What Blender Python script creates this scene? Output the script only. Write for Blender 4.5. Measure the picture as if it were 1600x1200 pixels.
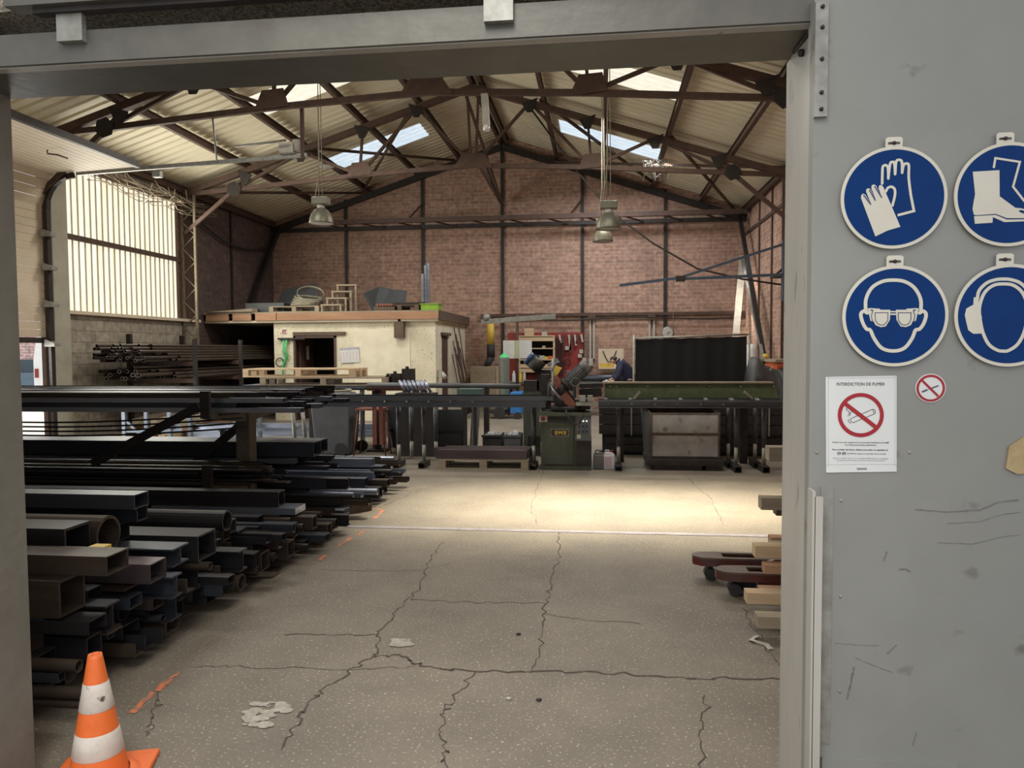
import bpy, bmesh, math, random
from mathutils import Vector, Matrix
random.seed(7)
C = bpy.context.scene.collection
sc = bpy.context.scene
for o in list(bpy.data.objects): bpy.data.objects.remove(o)

# ------------------------------------------------------------ camera
F = 1150.0; EYE = 1.6
_D = Vector((136, 54, -F)).normalized()
_Z = Vector((1, .006, 0)).cross(_D).normalized()
_X = _D.cross(_Z)
Rm = Matrix((_X, _D, _Z))
cd = bpy.data.cameras.new('camera'); cam = bpy.data.objects.new('camera', cd); C.objects.link(cam)
cam.matrix_world = Matrix.Translation((0, 0, EYE)) @ Rm.to_4x4()
cd.sensor_width = 36; cd.sensor_fit = 'HORIZONTAL'; cd.lens = 36 * F / 1600; cd.clip_start = .05
sc.camera = cam
sc.render.resolution_x = 1600; sc.render.resolution_y = 1200
sc.view_settings.view_transform = 'Standard'; sc.view_settings.look = 'None'
sc.view_settings.exposure = -0.1; sc.view_settings.gamma = 1

def ray(px, py): return Rm @ Vector((px - 800, 600 - py, -F))
def ay(px, py, y): r = ray(px, py); return r * (y / r.y) + Vector((0, 0, EYE))
def ax(px, py, x): r = ray(px, py); return r * (x / r.x) + Vector((0, 0, EYE))
def az(px, py, z=0.): r = ray(px, py); return r * ((z - EYE) / r.z) + Vector((0, 0, EYE))

# ------------------------------------------------------------ world and lights
w = bpy.data.worlds.new('world'); sc.world = w; w.use_nodes = True
nt = w.node_tree; bg = nt.nodes['Background']
bg.inputs[0].default_value = (.97, .98, 1.0, 1); bg.inputs[1].default_value = 1.12
def sun(direction, strength, col, ang):
    l = bpy.data.lights.new('sun', 'SUN'); l.energy = strength; l.color = col; l.angle = math.radians(ang)
    o = bpy.data.objects.new('sun', l); C.objects.link(o)
    o.rotation_euler = Vector(direction).to_track_quat('-Z', 'Y').to_euler(); o.location = (-20, 10, 15)
sun((.62, -.45, -.85), 4.5, (1, .95, .85), 1)
def area(name, loc, size, direction, power, col, spread=180):
    l = bpy.data.lights.new(name, 'AREA'); l.shape = 'RECTANGLE'; l.size, l.size_y = size
    l.energy = power; l.color = col; l.spread = math.radians(spread)
    o = bpy.data.objects.new(name, l); C.objects.link(o); o.location = loc
    d = Vector(direction).normalized(); xa = Vector((0, 1, 0))
    if abs(d.y) > .9: xa = Vector((1, 0, 0))
    z = -d; y = z.cross(xa).normalized(); x = y.cross(z)
    o.rotation_euler = Matrix((x, y, z)).transposed().to_euler()
# sunlight scattered down through the translucent roof sheets of the second bay
area('skylight_glow', (.9, 7.55, 5.85), (1.0, 5.0), (0, -.02, -1), 185, (1, .9, .7), 34)
area('skylight_glow', (.3, 8.0, 5.8), (1.0, 5.0), (0, 0, -1), 150, (1, .97, .9), 170)
area('skylight_glow', (-5.2, 8.0, 5.8), (1.0, 2.2), (.2, 0, -1), 120, (1, .97, .9), 170)
area('skylight_glow', (.3, 13.3, 5.9), (.9, 2.0), (0, 0, -1), 150, (1, .95, .85), 175)
area('skylight_glow', (-5.3, 13.3, 5.9), (.9, 2.0), (0, 0, -1), 150, (1, .95, .85), 175)
area('skylight_glow', (.3, 17.5, 5.9), (.9, 2.0), (0, 0, -1), 160, (.95, .97, 1), 175)
area('skylight_glow', (-5.3, 17.5, 5.9), (.9, 2.0), (0, 0, -1), 14, (.95, .97, 1), 175)
area('window_glow', (-8.95, 13.5, 3.6), (3.3, 2.3), (1, 0, 0), 190, (1, .97, .85), 175)
area('door_glow', (-9.0, 8.8, .95), (4.6, 1.5), (1, 0, .1), 160, (1, .98, .94), 175)
area('doorway_fill', (-.6, -.3, 4.2), (2.6, 1.0), (0, .62, -.78), 26, (1, .97, .88), 60)  # added lamp above the camera, brightens the floor just inside the doorway
area('skylight_beam', (1.3, 17.4, 5.8), (.5, .5), (2.5, 1.7, -3.3), 15, (1, .93, .8), 26)

# ------------------------------------------------------------ materials
def mat(name, c1, c2=None, rough=.6, metal=0., scale=8., detail=6., bump=0., bscale=60., emis=None, estr=0., stretch=None, lo=.35, hi=.65):
    m = bpy.data.materials.new(name); m.use_nodes = True
    n = m.node_tree.nodes; l = m.node_tree.links; p = n['Principled BSDF']
    p.inputs['Roughness'].default_value = rough; p.inputs['Metallic'].default_value = metal
    p.inputs['Base Color'].default_value = (*c1, 1)
    tc = n.new('ShaderNodeTexCoord'); mp = n.new('ShaderNodeMapping'); l.new(tc.outputs['Object'], mp.inputs[0])
    if stretch: mp.inputs['Scale'].default_value = stretch
    if c2 is None: c2 = tuple(v * .8 for v in c1)
    nz = n.new('ShaderNodeTexNoise'); nz.inputs['Scale'].default_value = scale; nz.inputs['Detail'].default_value = detail; nz.inputs['Roughness'].default_value = .65
    l.new(mp.outputs[0], nz.inputs['Vector'])
    r = n.new('ShaderNodeValToRGB'); r.color_ramp.elements[0].position = lo; r.color_ramp.elements[1].position = hi
    r.color_ramp.elements[0].color = (*c1, 1); r.color_ramp.elements[1].color = (*c2, 1)
    l.new(nz.outputs['Fac'], r.inputs[0]); l.new(r.outputs[0], p.inputs['Base Color'])
    if bump:
        n2 = n.new('ShaderNodeTexNoise'); n2.inputs['Scale'].default_value = bscale; l.new(mp.outputs[0], n2.inputs['Vector'])
        b = n.new('ShaderNodeBump'); b.inputs['Strength'].default_value = bump; b.inputs['Distance'].default_value = .01
        l.new(n2.outputs['Fac'], b.inputs['Height']); l.new(b.outputs[0], p.inputs['Normal'])
    if emis: p.inputs['Emission Color'].default_value = (*emis, 1); p.inputs['Emission Strength'].default_value = estr
    m['ramp'] = r.name
    return m
def mix_spots(m, col, scale, lo, hi, stretch=None):
    """lay a second layer of noise shaped stains or speckles over a material"""
    n = m.node_tree.nodes; l = m.node_tree.links; p = n['Principled BSDF']
    src = p.inputs['Base Color'].links[0].from_socket
    tc = n.new('ShaderNodeTexCoord'); mp = n.new('ShaderNodeMapping'); l.new(tc.outputs['Object'], mp.inputs[0])
    if stretch: mp.inputs['Scale'].default_value = stretch
    nz = n.new('ShaderNodeTexNoise'); nz.inputs['Scale'].default_value = scale; nz.inputs['Detail'].default_value = 4
    l.new(mp.outputs[0], nz.inputs['Vector'])
    r = n.new('ShaderNodeValToRGB'); r.color_ramp.elements[0].position = lo; r.color_ramp.elements[1].position = hi
    l.new(nz.outputs['Fac'], r.inputs[0])
    mx = n.new('ShaderNodeMix'); mx.data_type = 'RGBA'; l.new(r.outputs[0], mx.inputs[0]); l.new(src, mx.inputs[6]); mx.inputs[7].default_value = (*col, 1)
    l.new(mx.outputs[2], p.inputs['Base Color']); return m
def brick(name, c1, c2, mortar, bw, rh, ms, axes, dirt=(.06, .045, .04), dlo=.5, dhi=.75, dscale=.5):
    m = bpy.data.materials.new(name); m.use_nodes = True
    n = m.node_tree.nodes; l = m.node_tree.links; p = n['Principled BSDF']; p.inputs['Roughness'].default_value = .9
    tc = n.new('ShaderNodeTexCoord'); s = n.new('ShaderNodeSeparateXYZ'); cb = n.new('ShaderNodeCombineXYZ')
    nw = n.new('ShaderNodeTexNoise'); nw.inputs['Scale'].default_value = 3; l.new(tc.outputs['Object'], nw.inputs['Vector'])
    l.new(tc.outputs['Object'], s.inputs[0]); l.new(s.outputs[axes[0]], cb.inputs[0]); 
    ad = n.new('ShaderNodeMath'); ad.operation = 'MULTIPLY_ADD'; ad.inputs[1].default_value = .03; l.new(nw.outputs['Fac'], ad.inputs[0]); l.new(s.outputs[axes[1]], ad.inputs[2]); l.new(ad.outputs[0], cb.inputs[1])
    b = n.new('ShaderNodeTexBrick'); l.new(cb.outputs[0], b.inputs['Vector'])
    b.inputs['Color1'].default_value = (*c1, 1); b.inputs['Color2'].default_value = (*c2, 1); b.inputs['Mortar'].default_value = (*mortar, 1)
    b.inputs['Scale'].default_value = 1; b.inputs['Brick Width'].default_value = bw; b.inputs['Row Height'].default_value = rh; b.inputs['Mortar Size'].default_value = ms; b.inputs['Mortar Smooth'].default_value = .3
    nz = n.new('ShaderNodeTexNoise'); nz.inputs['Scale'].default_value = dscale; nz.inputs['Detail'].default_value = 8; nz.inputs['Roughness'].default_value = .7
    l.new(tc.outputs['Object'], nz.inputs['Vector'])
    r = n.new('ShaderNodeValToRGB'); r.color_ramp.elements[0].position = dlo; r.color_ramp.elements[1].position = dhi
    l.new(nz.outputs['Fac'], r.inputs[0])
    mx = n.new('ShaderNodeMix'); mx.data_type = 'RGBA'; l.new(r.outputs[0], mx.inputs[0]); l.new(b.outputs['Color'], mx.inputs[6]); mx.inputs[7].default_value = (*dirt, 1)
    n3 = n.new('ShaderNodeTexNoise'); n3.inputs['Scale'].default_value = 9; n3.inputs['Detail'].default_value = 5; l.new(tc.outputs['Object'], n3.inputs['Vector'])
    mr = n.new('ShaderNodeMapRange'); mr.inputs[3].default_value = .72; mr.inputs[4].default_value = 1.28; mr.inputs[1].default_value = .3; mr.inputs[2].default_value = .7; l.new(n3.outputs['Fac'], mr.inputs[0])
    mu = n.new('ShaderNodeVectorMath'); mu.operation = 'SCALE'; l.new(mx.outputs[2], mu.inputs[0]); l.new(mr.outputs[0], mu.inputs['Scale'])
    l.new(mu.outputs[0], p.inputs['Base Color'])
    bp = n.new('ShaderNodeBump'); bp.inputs['Strength'].default_value = .5; bp.inputs['Distance'].default_value = .01; bp.invert = True
    l.new(b.outputs['Fac'], bp.inputs['Height']); l.new(bp.outputs[0], p.inputs['Normal'])
    return m

M = {}
M['floor'] = mat('floor_concrete', (.222, .19, .15), (.155, .132, .104), .62, 0, 1.3, 10, bump=.25, bscale=35)
mix_spots(M['floor'], (.5, .46, .38), 75, .61, .68)
mix_spots(M['floor'], (.10, .085, .07), 47, .68, .74)
mix_spots(M['floor'], (.15, .13, .11), .8, .56, .8, (1, .35, 1))
M['crack'] = mat('crack_dark', (.07, .055, .045), (.1, .08, .065), .95)
M['paint_orange'] = mat('floor_paint_orange', (.75, .22, .1), (.3, .2, .15), .8, scale=18, lo=.45, hi=.6)
M['splat'] = mat('floor_paint_white', (.5, .47, .42), (.3, .27, .22), .8, scale=25)
M['rail'] = mat('rail_steel', (.36, .34, .38), (.22, .2, .22), .5, .4, scale=5)
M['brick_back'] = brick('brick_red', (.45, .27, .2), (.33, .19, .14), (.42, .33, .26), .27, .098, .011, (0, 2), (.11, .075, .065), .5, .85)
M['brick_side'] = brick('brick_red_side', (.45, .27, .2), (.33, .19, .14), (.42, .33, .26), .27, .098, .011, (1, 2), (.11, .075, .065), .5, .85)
M['brick_left'] = brick('brick_dark', (.13, .085, .075), (.095, .06, .055), (.10, .075, .065), .27, .098, .01, (1, 2), (.06, .045, .04), .4, .8)  # left wall bricks, coloured darker than the other walls
M['block'] = brick('concrete_block', (.34, .3, .24), (.28, .25, .2), (.22, .19, .15), .5, .2, .01, (1, 2), (.16, .13, .1), .5, .9)
M['brick_out'] = brick('brick_outside', (.55, .3, .26), (.45, .24, .22), (.6, .5, .45), .25, .09, .012, (1, 2))
M['rough'] = mat('roughcast_render', (.13, .115, .09), (.42, .37, .3), .95, 0, 85, 5, bump=.9, bscale=90, lo=.42, hi=.6)
M['plaster'] = mat('office_plaster', (.76, .7, .54), (.6, .55, .42), .9, 0, 2.2, 10, bump=.4, bscale=50)
mix_spots(M['plaster'], (.3, .27, .2), 24, .6, .72)
M['plaster_smooth'] = mat('office_patch_plaster', (.8, .745, .59), (.69, .635, .5), .9, 0, 3, 8, bump=.2, bscale=30)
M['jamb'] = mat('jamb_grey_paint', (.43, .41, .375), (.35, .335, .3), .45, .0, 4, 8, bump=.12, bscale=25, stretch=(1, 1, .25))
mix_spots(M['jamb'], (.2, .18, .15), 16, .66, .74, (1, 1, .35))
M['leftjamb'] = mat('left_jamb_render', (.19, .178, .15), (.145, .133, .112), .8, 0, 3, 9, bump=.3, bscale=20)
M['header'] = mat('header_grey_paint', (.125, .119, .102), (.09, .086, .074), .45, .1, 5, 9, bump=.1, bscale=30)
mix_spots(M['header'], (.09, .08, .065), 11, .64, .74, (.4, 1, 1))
M['leaf'] = mat('door_leaf_paint', (.262, .264, .248), (.225, .226, .21), .5, .05, 1.6, 10, bump=.06, bscale=14)
mix_spots(M['leaf'], (.12, .118, .105), 9, .66, .76)
mix_spots(M['leaf'], (.245, .25, .245), 3.2, .55, .8)
M['galv'] = mat('galvanised', (.34, .34, .31), (.22, .215, .19), .5, .35, 14, 6)
M['scuff'] = mat('scuff_mark', (.11, .108, .10), (.19, .188, .175), .8, 0, 20)
M['roof'] = mat('roof_sheet', (.78, .715, .545), (.66, .595, .44), .6, .0, .8, 4, stretch=(.5, .8, 1))
mix_spots(M['roof'], (.4, .32, .22), 1.1, .66, .9, (.5, .5, 1))
M['rust'] = mat('rusty_steel', (.12, .07, .05), (.075, .05, .04), .7, .3, 9)
M['dark'] = mat('dark_steel', (.05, .043, .04), (.035, .03, .028), .55, .5, 12)
M['steel_blue'] = mat('mill_scale_blue', (.07, .078, .1), (.045, .05, .065), .45, .6, 7, stretch=(.15, 2, 2))
M['steel_black'] = mat('mill_scale_black', (.036, .034, .036), (.022, .02, .022), .5, .5, 7, stretch=(.15, 2, 2))
M['steel_rust'] = mat('mill_scale_brown', (.075, .055, .04), (.045, .032, .027), .5, .4, 6, stretch=(.2, 2, 2))
M['steel_light'] = mat('bright_steel', (.42, .46, .56), (.26, .29, .36), .32, .8, 5, stretch=(.2, 2, 2))
M['steel_plum'] = mat('mill_scale_plum', (.10, .075, .078), (.065, .05, .053), .45, .5, 6, stretch=(.2, 2, 2))
M['saw_beam'] = mat('conveyor_steel', (.095, .10, .115), (.07, .075, .085), .45, .5, 4, stretch=(.3, 2, 2))
M['green'] = mat('machine_green', (.12, .15, .075), (.08, .10, .05), .55, .1, 8)
mix_spots(M['green'], (.04, .045, .03), 6, .6, .75, (1, 1, .4))
M['green_cab'] = mat('cabinet_green', (.085, .095, .07), (.055, .062, .045), .6, .2, 5, stretch=(2, 2, .5))
M['grey'] = mat('grey_paint', (.16, .16, .155), (.12, .12, .115), .5, .1, 6)
M['bin'] = mat('bin_plastic', (.105, .11, .12), (.08, .085, .092), .5, 0, 5)
M['lightgrey'] = mat('scrap_bin_panel', (.42, .42, .42), (.31, .31, .31), .7, .1, 5)
mix_spots(M['lightgrey'], (.2, .18, .17), 7, .6, .72)
M['wood'] = mat('pale_timber', (.62, .46, .29), (.5, .36, .22), .75, 0, 4, stretch=(.4, 4, 4))
M['wood_old'] = mat('weathered_timber', (.36, .3, .215), (.26, .21, .15), .85, 0, 4, stretch=(.4, 4, 4))
M['wood_orange'] = mat('timber_fascia', (.42, .24, .14), (.32, .175, .105), .8, 0, 3, stretch=(.5, 3, 3))
M['wood_dark'] = mat('dark_timber', (.13, .09, .06), (.09, .06, .045), .8, 0, 5)
M['black'] = mat('black_rubber', (.02, .02, .02), (.03, .03, .03), .7)
M['curtain'] = mat('welding_curtain', (.003, .004, .005), (.005, .006, .007), .8)
M['white'] = mat('white_plastic', (.72, .72, .74), (.62, .62, .64), .4)
M['paper'] = mat('paper_white', (.66, .67, .67), (.63, .64, .64), .8)
M['ink'] = mat('ink_dark', (.06, .06, .07), (.08, .08, .09), .8)
M['inkgrey'] = mat('ink_grey', (.38, .38, .42), (.45, .45, .5), .8)
M['red'] = mat('red_paint', (.3, .035, .03), (.21, .025, .022), .6)
M['signred'] = mat('sign_red', (.34, .01, .02), (.3, .01, .018), .45)
M['signblue'] = mat('sign_blue', (.002, .034, .16), (.002, .029, .135), .35)
M['signblue'].node_tree.nodes['Principled BSDF'].inputs['Specular IOR Level'].default_value = .12
M['signwhite'] = mat('sign_cream', (.64, .61, .52), (.6, .57, .485), .4)
M['signline'] = mat('sign_line_blue', (.02, .04, .16), (.02, .04, .14), .4)
M['bluep'] = mat('blue_paint', (.03, .2, .55), (.025, .16, .45), .45)
M['jibblue'] = mat('jib_blue', (.07, .095, .14), (.05, .07, .105), .5, .2)
M['navy'] = mat('navy_cloth', (.022, .024, .055), (.03, .032, .07), .9, 0, 6, bump=.4, bscale=12)
M['skin'] = mat('skin', (.55, .34, .25), (.5, .3, .22), .6)
M['hair'] = mat('dark_hair', (.02, .015, .012), (.03, .022, .018), .7)
M['yellow'] = mat('yellow_paint', (.72, .5, .08), (.6, .4, .06), .5)
M['lime'] = mat('lime_plastic', (.25, .42, .04), (.2, .35, .03), .5)
M['stripgreen'] = mat('green_strap', (.1, .6, .22), (.08, .5, .18), .6)
M['orange'] = mat('cone_orange', (.80, .16, .03), (.68, .12, .022), .5, 0, 14, lo=.5, hi=.8)
M['orangebox'] = mat('orange_paint', (.6, .13, .04), (.5, .1, .03), .6)
M['conewhite'] = mat('cone_white', (.72, .66, .6), (.6, .53, .47), .6, 0, 14)
mix_spots(M['conewhite'], (.1, .08, .07), 17, .66, .72)
M['cream'] = mat('cream_panel', (.68, .585, .45), (.58, .49, .37), .6, 0, 1.8, 8)
M['pillar'] = mat('cream_pillar', (.4, .385, .31), (.33, .31, .25), .6, 0, 3)
M['lampshade'] = mat('lamp_enamel', (.2, .19, .14), (.14, .135, .1), .4, .3, 9)
M['dusty'] = mat('dusty_white', (.5, .48, .42), (.4, .38, .33), .7)
M['cablew'] = mat('pale_cable', (.3, .27, .2), (.22, .2, .15), .8)
M['gold'] = mat('brown_tape', (.5, .38, .2), (.3, .22, .11), .25, .2, 12)
M['cyl'] = mat('cylinder_grey', (.17, .19, .17), (.13, .145, .13), .45)
M['shade_black'] = mat('painted_shade', (.01, .008, .008), (.012, .01, .01), .9)  # near black, puts the shade of deep recesses into the colour
M['brown'] = mat('brown_frame', (.10, .055, .04), (.075, .04, .03), .6)
M['sheet_dark'] = mat('dark_sheet_metal', (.07, .075, .08), (.05, .053, .058), .5, .4, 3)
M['redsteel'] = mat('red_worn_steel', (.3, .1, .07), (.16, .07, .055), .5, .3, 14)
M['forkred'] = mat('pallet_truck_red', (.16, .035, .03), (.1, .06, .05), .5, .3, 12)
M['forktop'] = mat('worn_fork_top', (.17, .13, .11), (.11, .085, .075), .5, .4, 10)
M['rubber_brown'] = mat('bin_rusty', (.16, .12, .1), (.1, .075, .065), .8)
M['ground'] = mat('yard_concrete', (.62, .6, .55), (.55, .53, .48), .8)
M['cloth_dark'] = mat('dark_tarpaulin', (.04, .043, .045), (.055, .058, .06), .6, 0, 6, bump=.5, bscale=8)
M['vanwhite'] = mat('van_white', (.85, .86, .88), (.8, .81, .83), .3)
M['glassdark'] = mat('car_glass', (.03, .06, .08), (.04, .07, .09), .1)
M['carblue'] = mat('car_paint', (.1, .16, .22), (.08, .13, .18), .3)

def emissive(name, col, s, stripe=None, dirt=None):
    m = bpy.data.materials.new(name); m.use_nodes = True
    n = m.node_tree.nodes; l = m.node_tree.links; p = n['Principled BSDF']
    p.inputs['Base Color'].default_value = (.3, .3, .28, 1); p.inputs['Roughness'].default_value = .5
    tc = n.new('ShaderNodeTexCoord'); mp = n.new('ShaderNodeMapping'); l.new(tc.outputs['Object'], mp.inputs[0]); mp.inputs['Scale'].default_value = stripe or (1, 1, 1)
    nz = n.new('ShaderNodeTexNoise'); nz.inputs['Scale'].default_value = 6; nz.inputs['Detail'].default_value = 3; l.new(mp.outputs[0], nz.inputs['Vector'])
    r = n.new('ShaderNodeValToRGB'); r.color_ramp.elements[0].position = .4; r.color_ramp.elements[1].position = .62
    r.color_ramp.elements[0].color = (*col, 1); r.color_ramp.elements[1].color = (*(dirt or tuple(v * .8 for v in col)), 1)
    l.new(nz.outputs['Fac'], r.inputs[0]); l.new(r.outputs[0], p.inputs['Emission Color']); p.inputs['Emission Strength'].default_value = s
    return m
M['win_glow'] = emissive('translucent_wall_sheet', (1, .97, .84), 1.02, (1, 5, .12), (.98, .86, .6))
M['sky_near'] = emissive('translucent_roof_sheet_warm', (1, .96, .80), .98, (.15, 4, 4), (.9, .83, .66))
M['sky_far'] = emissive('translucent_roof_sheet_cool', (.78, .90, 1), .93, (.15, 4, 4), (.62, .76, .88))
M['button_glow'] = mat('white_button', (.8, .8, .8), emis=(1, 1, 1), estr=.8)  # white button material that emits a little

# ------------------------------------------------------------ mesh builder
class MB:
    def __init__(s): s.v = []; s.f = []; s.smooth = []
    def add(s, vs, fs, smooth=False):
        k = len(s.v); s.v += [Vector(v) for v in vs]; s.f += [[k + i for i in f] for f in fs]; s.smooth += [smooth] * len(fs); return s
    def box(s, a, b, mx=None):
        x0, y0, z0 = a; x1, y1, z1 = b
        vs = [Vector(p) for p in ((x0,y0,z0),(x1,y0,z0),(x1,y1,z0),(x0,y1,z0),(x0,y0,z1),(x1,y0,z1),(x1,y1,z1),(x0,y1,z1))]
        if mx is not None: vs = [mx @ p for p in vs]
        return s.add(vs, [(3,2,1,0),(4,5,6,7),(0,1,5,4),(1,2,6,5),(2,3,7,6),(3,0,4,7)])
    def frame(s, p, q, up=(0, 0, 1)):
        p = Vector(p); q = Vector(q); d = (q - p).normalized(); u = Vector(up)
        if abs(d.dot(u)) > .98: u = Vector((0, 1, 0))
        sx = d.cross(u).normalized(); return p, q, d, sx, sx.cross(d).normalized()
    def beam(s, p, q, wd, ht, up=(0, 0, 1)):
        p, q, d, sx, su = s.frame(p, q, up)
        vs = [e + sx * a * wd / 2 + su * b * ht / 2 for e in (p, q) for a, b in ((-1,-1),(1,-1),(1,1),(-1,1))]
        return s.add(vs, [(0,1,2,3),(7,6,5,4),(0,4,5,1),(1,5,6,2),(2,6,7,3),(3,7,4,0)])
    def cyl(s, p, q, r, r2=None, n=12, cap=True):
        p, q, d, sx, su = s.frame(p, q); r2 = r if r2 is None else r2
        vs = [e + (sx * math.cos(2*math.pi*i/n) + su * math.sin(2*math.pi*i/n)) * rr for e, rr in ((p, r), (q, r2)) for i in range(n)]
        s.add(vs, [(i, i + n, (i+1) % n + n, (i+1) % n) for i in range(n)], True)
        if cap: k = len(s.v) - 2*n; s.f += [[k + i for i in range(n)], [k + n + i for i in reversed(range(n))]]; s.smooth += [False, False]
        return s
    def tube(s, pts, r, n=6):
        pts = [Vector(p) for p in pts]; rings = []
        for i, p in enumerate(pts):
            d = (pts[min(i+1, len(pts)-1)] - pts[max(i-1, 0)]).normalized(); u = Vector((0, 0, 1))
            if abs(d.z) > .95: u = Vector((0, 1, 0))
            sx = d.cross(u).normalized(); su = sx.cross(d)
            rings += [p + (sx * math.cos(2*math.pi*j/n) + su * math.sin(2*math.pi*j/n)) * r for j in range(n)]
        fs = [(i*n + j, (i+1)*n + j, (i+1)*n + (j+1) % n, i*n + (j+1) % n) for i in range(len(pts)-1) for j in range(n)]
        s.add(rings, fs, True); k = len(s.v) - len(rings)
        s.f += [[k + j for j in range(n)], [k + (len(pts)-1)*n + j for j in reversed(range(n))]]; s.smooth += [False]*2
        return s
    def lathe(s, prof, c=(0, 0, 0), n=24, axis=None, smooth=True):
        c = Vector(c); mx = Matrix.Identity(3)
        if axis is not None: mx = Vector((0, 0, 1)).rotation_difference(Vector(axis)).to_matrix()
        vs = [c + mx @ Vector((r*math.cos(2*math.pi*i/n), r*math.sin(2*math.pi*i/n), z)) for r, z in prof for i in range(n)]
        m = len(prof)
        return s.add(vs, [(j*n+i, j*n+(i+1)%n, (j+1)*n+(i+1)%n, (j+1)*n+i) for j in range(m-1) for i in range(n)], smooth)
    def prism(s, poly, ext):
        """polygon of 3D points extruded by vector ext"""
        k = len(poly); ext = Vector(ext); vs = [Vector(p) for p in poly] + [Vector(p) + ext for p in poly]
        return s.add(vs, [list(range(k)), list(range(2*k-1, k-1, -1))] + [(i, i+k, (i+1) % k + k, (i+1) % k) for i in range(k)])
    def ring(s, outer, inner, ext):
        k = len(outer); ext = Vector(ext); o = [Vector(p) for p in outer]; i_ = [Vector(p) for p in inner]
        vs = o + i_ + [p + ext for p in o] + [p + ext for p in i_]; fs = []
        for a in range(k):
            b = (a+1) % k
            fs += [(a, b, k+b, k+a), (2*k+a, 3*k+a, 3*k+b, 2*k+b), (a, 2*k+a, 2*k+b, b), (k+a, k+b, 3*k+b, 3*k+a)]
        return s.add(vs, fs)
    def sphere(s, c, r, n=12, sq=(1, 1, 1)):
        c = Vector(c); pr = []; m = n // 2
        vs = []
        for j in range(m+1):
            t = math.pi*j/m
            for i in range(n): vs.append(c + Vector((r*sq[0]*math.sin(t)*math.cos(2*math.pi*i/n), r*sq[1]*math.sin(t)*math.sin(2*math.pi*i/n), r*sq[2]*math.cos(t))))
        return s.add(vs, [(j*n+i, (j+1)*n+i, (j+1)*n+(i+1)%n, j*n+(i+1)%n) for j in range(m) for i in range(n)], True)

def link(name, me, loc=(0, 0, 0), parent=None):
    o = bpy.data.objects.new(name, me); C.objects.link(o); o.location = loc
    if parent is not None: o.parent = parent
    return o
WL = {}
def obj(name, mb, m, parent=None, local=False, bevel=0, kind=None, label=None):
    """one mesh object; the builder's coordinates are world ones unless local"""
    if parent is None: org = Vector((0, 0, 0))
    else: org = WL.get(parent, Vector((0, 0, 0)))
    if parent is None and mb.v and not local:
        xs = [v.x for v in mb.v]; ys = [v.y for v in mb.v]; zs = [v.z for v in mb.v]
        org = Vector(((min(xs)+max(xs))/2, (min(ys)+max(ys))/2, min(zs)))
        if kind == 'structure': org = Vector((0, 0, 0))
    if local: org = Vector((0, 0, 0))
    me = bpy.data.meshes.new(name); me.from_pydata([v - org for v in mb.v], [], mb.f); me.validate()
    if len(me.polygons) == len(mb.smooth):
        me.polygons.foreach_set('use_smooth', mb.smooth)
    bm = bmesh.new(); bm.from_mesh(me); bmesh.ops.remove_doubles(bm, verts=bm.verts, dist=1e-5); bmesh.ops.recalc_face_normals(bm, faces=bm.faces)
    bm.to_mesh(me); bm.free()
    me.materials.append(M[m] if isinstance(m, str) else m)
    po = org if parent is None else Vector((0, 0, 0))
    o = link(name, me, po, parent)
    WL[o] = org if not local else Vector((0, 0, 0))
    if parent is not None and not local: WL[o] = org
    if bevel:
        b = o.modifiers.new('bevel', 'BEVEL'); b.width = bevel; b.segments = 2; b.limit_method = 'ANGLE'
    if kind: o['kind'] = kind
    if label: o['label'] = label
    return o
def tag(o, label, cat, group=None, kind=None):
    o['label'] = label; o['category'] = cat
    if group: o['group'] = group
    if kind: o['kind'] = kind
    return o
def thing(name, label, cat, loc=(0, 0, 0), rz=0, group=None):
    o = bpy.data.objects.new(name, None); C.objects.link(o); o.location = loc; o.rotation_euler = (0, 0, rz); o.empty_display_size = .1
    WL[o] = Vector(loc); return tag(o, label, cat, group)
def struct(name, mb, m, parent=None, **k): return obj(name, mb, m, parent, kind='structure', **k)
def kids(o): return [c for c in bpy.data.objects if c.parent is o]
def dup(o, loc=None, rz=None, label=None, parent=None):
    c = o.copy(); C.objects.link(c); c.parent = parent
    for k in kids(o): dup(k, parent=c)
    if loc is not None: c.location = loc
    if rz is not None: c.rotation_euler.z = rz
    if label: c['label'] = label
    return c
def circ(cx, cz, r, y, n=48): return [Vector((cx + r*math.cos(2*math.pi*i/n), y, cz + r*math.sin(2*math.pi*i/n))) for i in range(n)]
# ============================================================ SETTING
XL, XR, YB, YF = -9.15, 3.82, 20.0, 2.5
XC, ZR, ZE = -2.6, 7.38, 5.28
SL = (ZR - ZE) / (XR - XC)
def rz_(x): return ZR - SL * abs(x - XC)
struct('floor', MB().box((-9.4, -7, -.2), (8, 20.4, 0)), 'floor')
struct('ground', MB().box((-45, -7, -.25), (-9.4, 45, -.03)), 'ground')
gab = [(XL-.2, 0), (XR+.2, 0), (XR+.2, ZE-.02), (XC, ZR-.02), (XL-.2, ZE-.02)]
struct('wall_back', MB().prism([(x, YB, z) for x, z in gab], (0, .25, 0)), 'brick_back')
struct('wall_right', MB().box((XR, YF, 0), (XR+.25, YB, ZE)), 'brick_side')
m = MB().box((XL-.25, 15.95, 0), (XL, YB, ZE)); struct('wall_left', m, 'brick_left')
m = MB().box((XL-.25, 11.7, 0), (XL, 15.95, 2.32)).box((XL-.25, YF, 0), (XL, 6.2, ZE)).box((XL-.25, 6.2, 4.75), (XL, 11.4, ZE-.05)).box((XL-.25, 11.7, 4.86), (XL, 15.95, 5.16))
struct('wall_left_lower', m, 'block')
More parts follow.
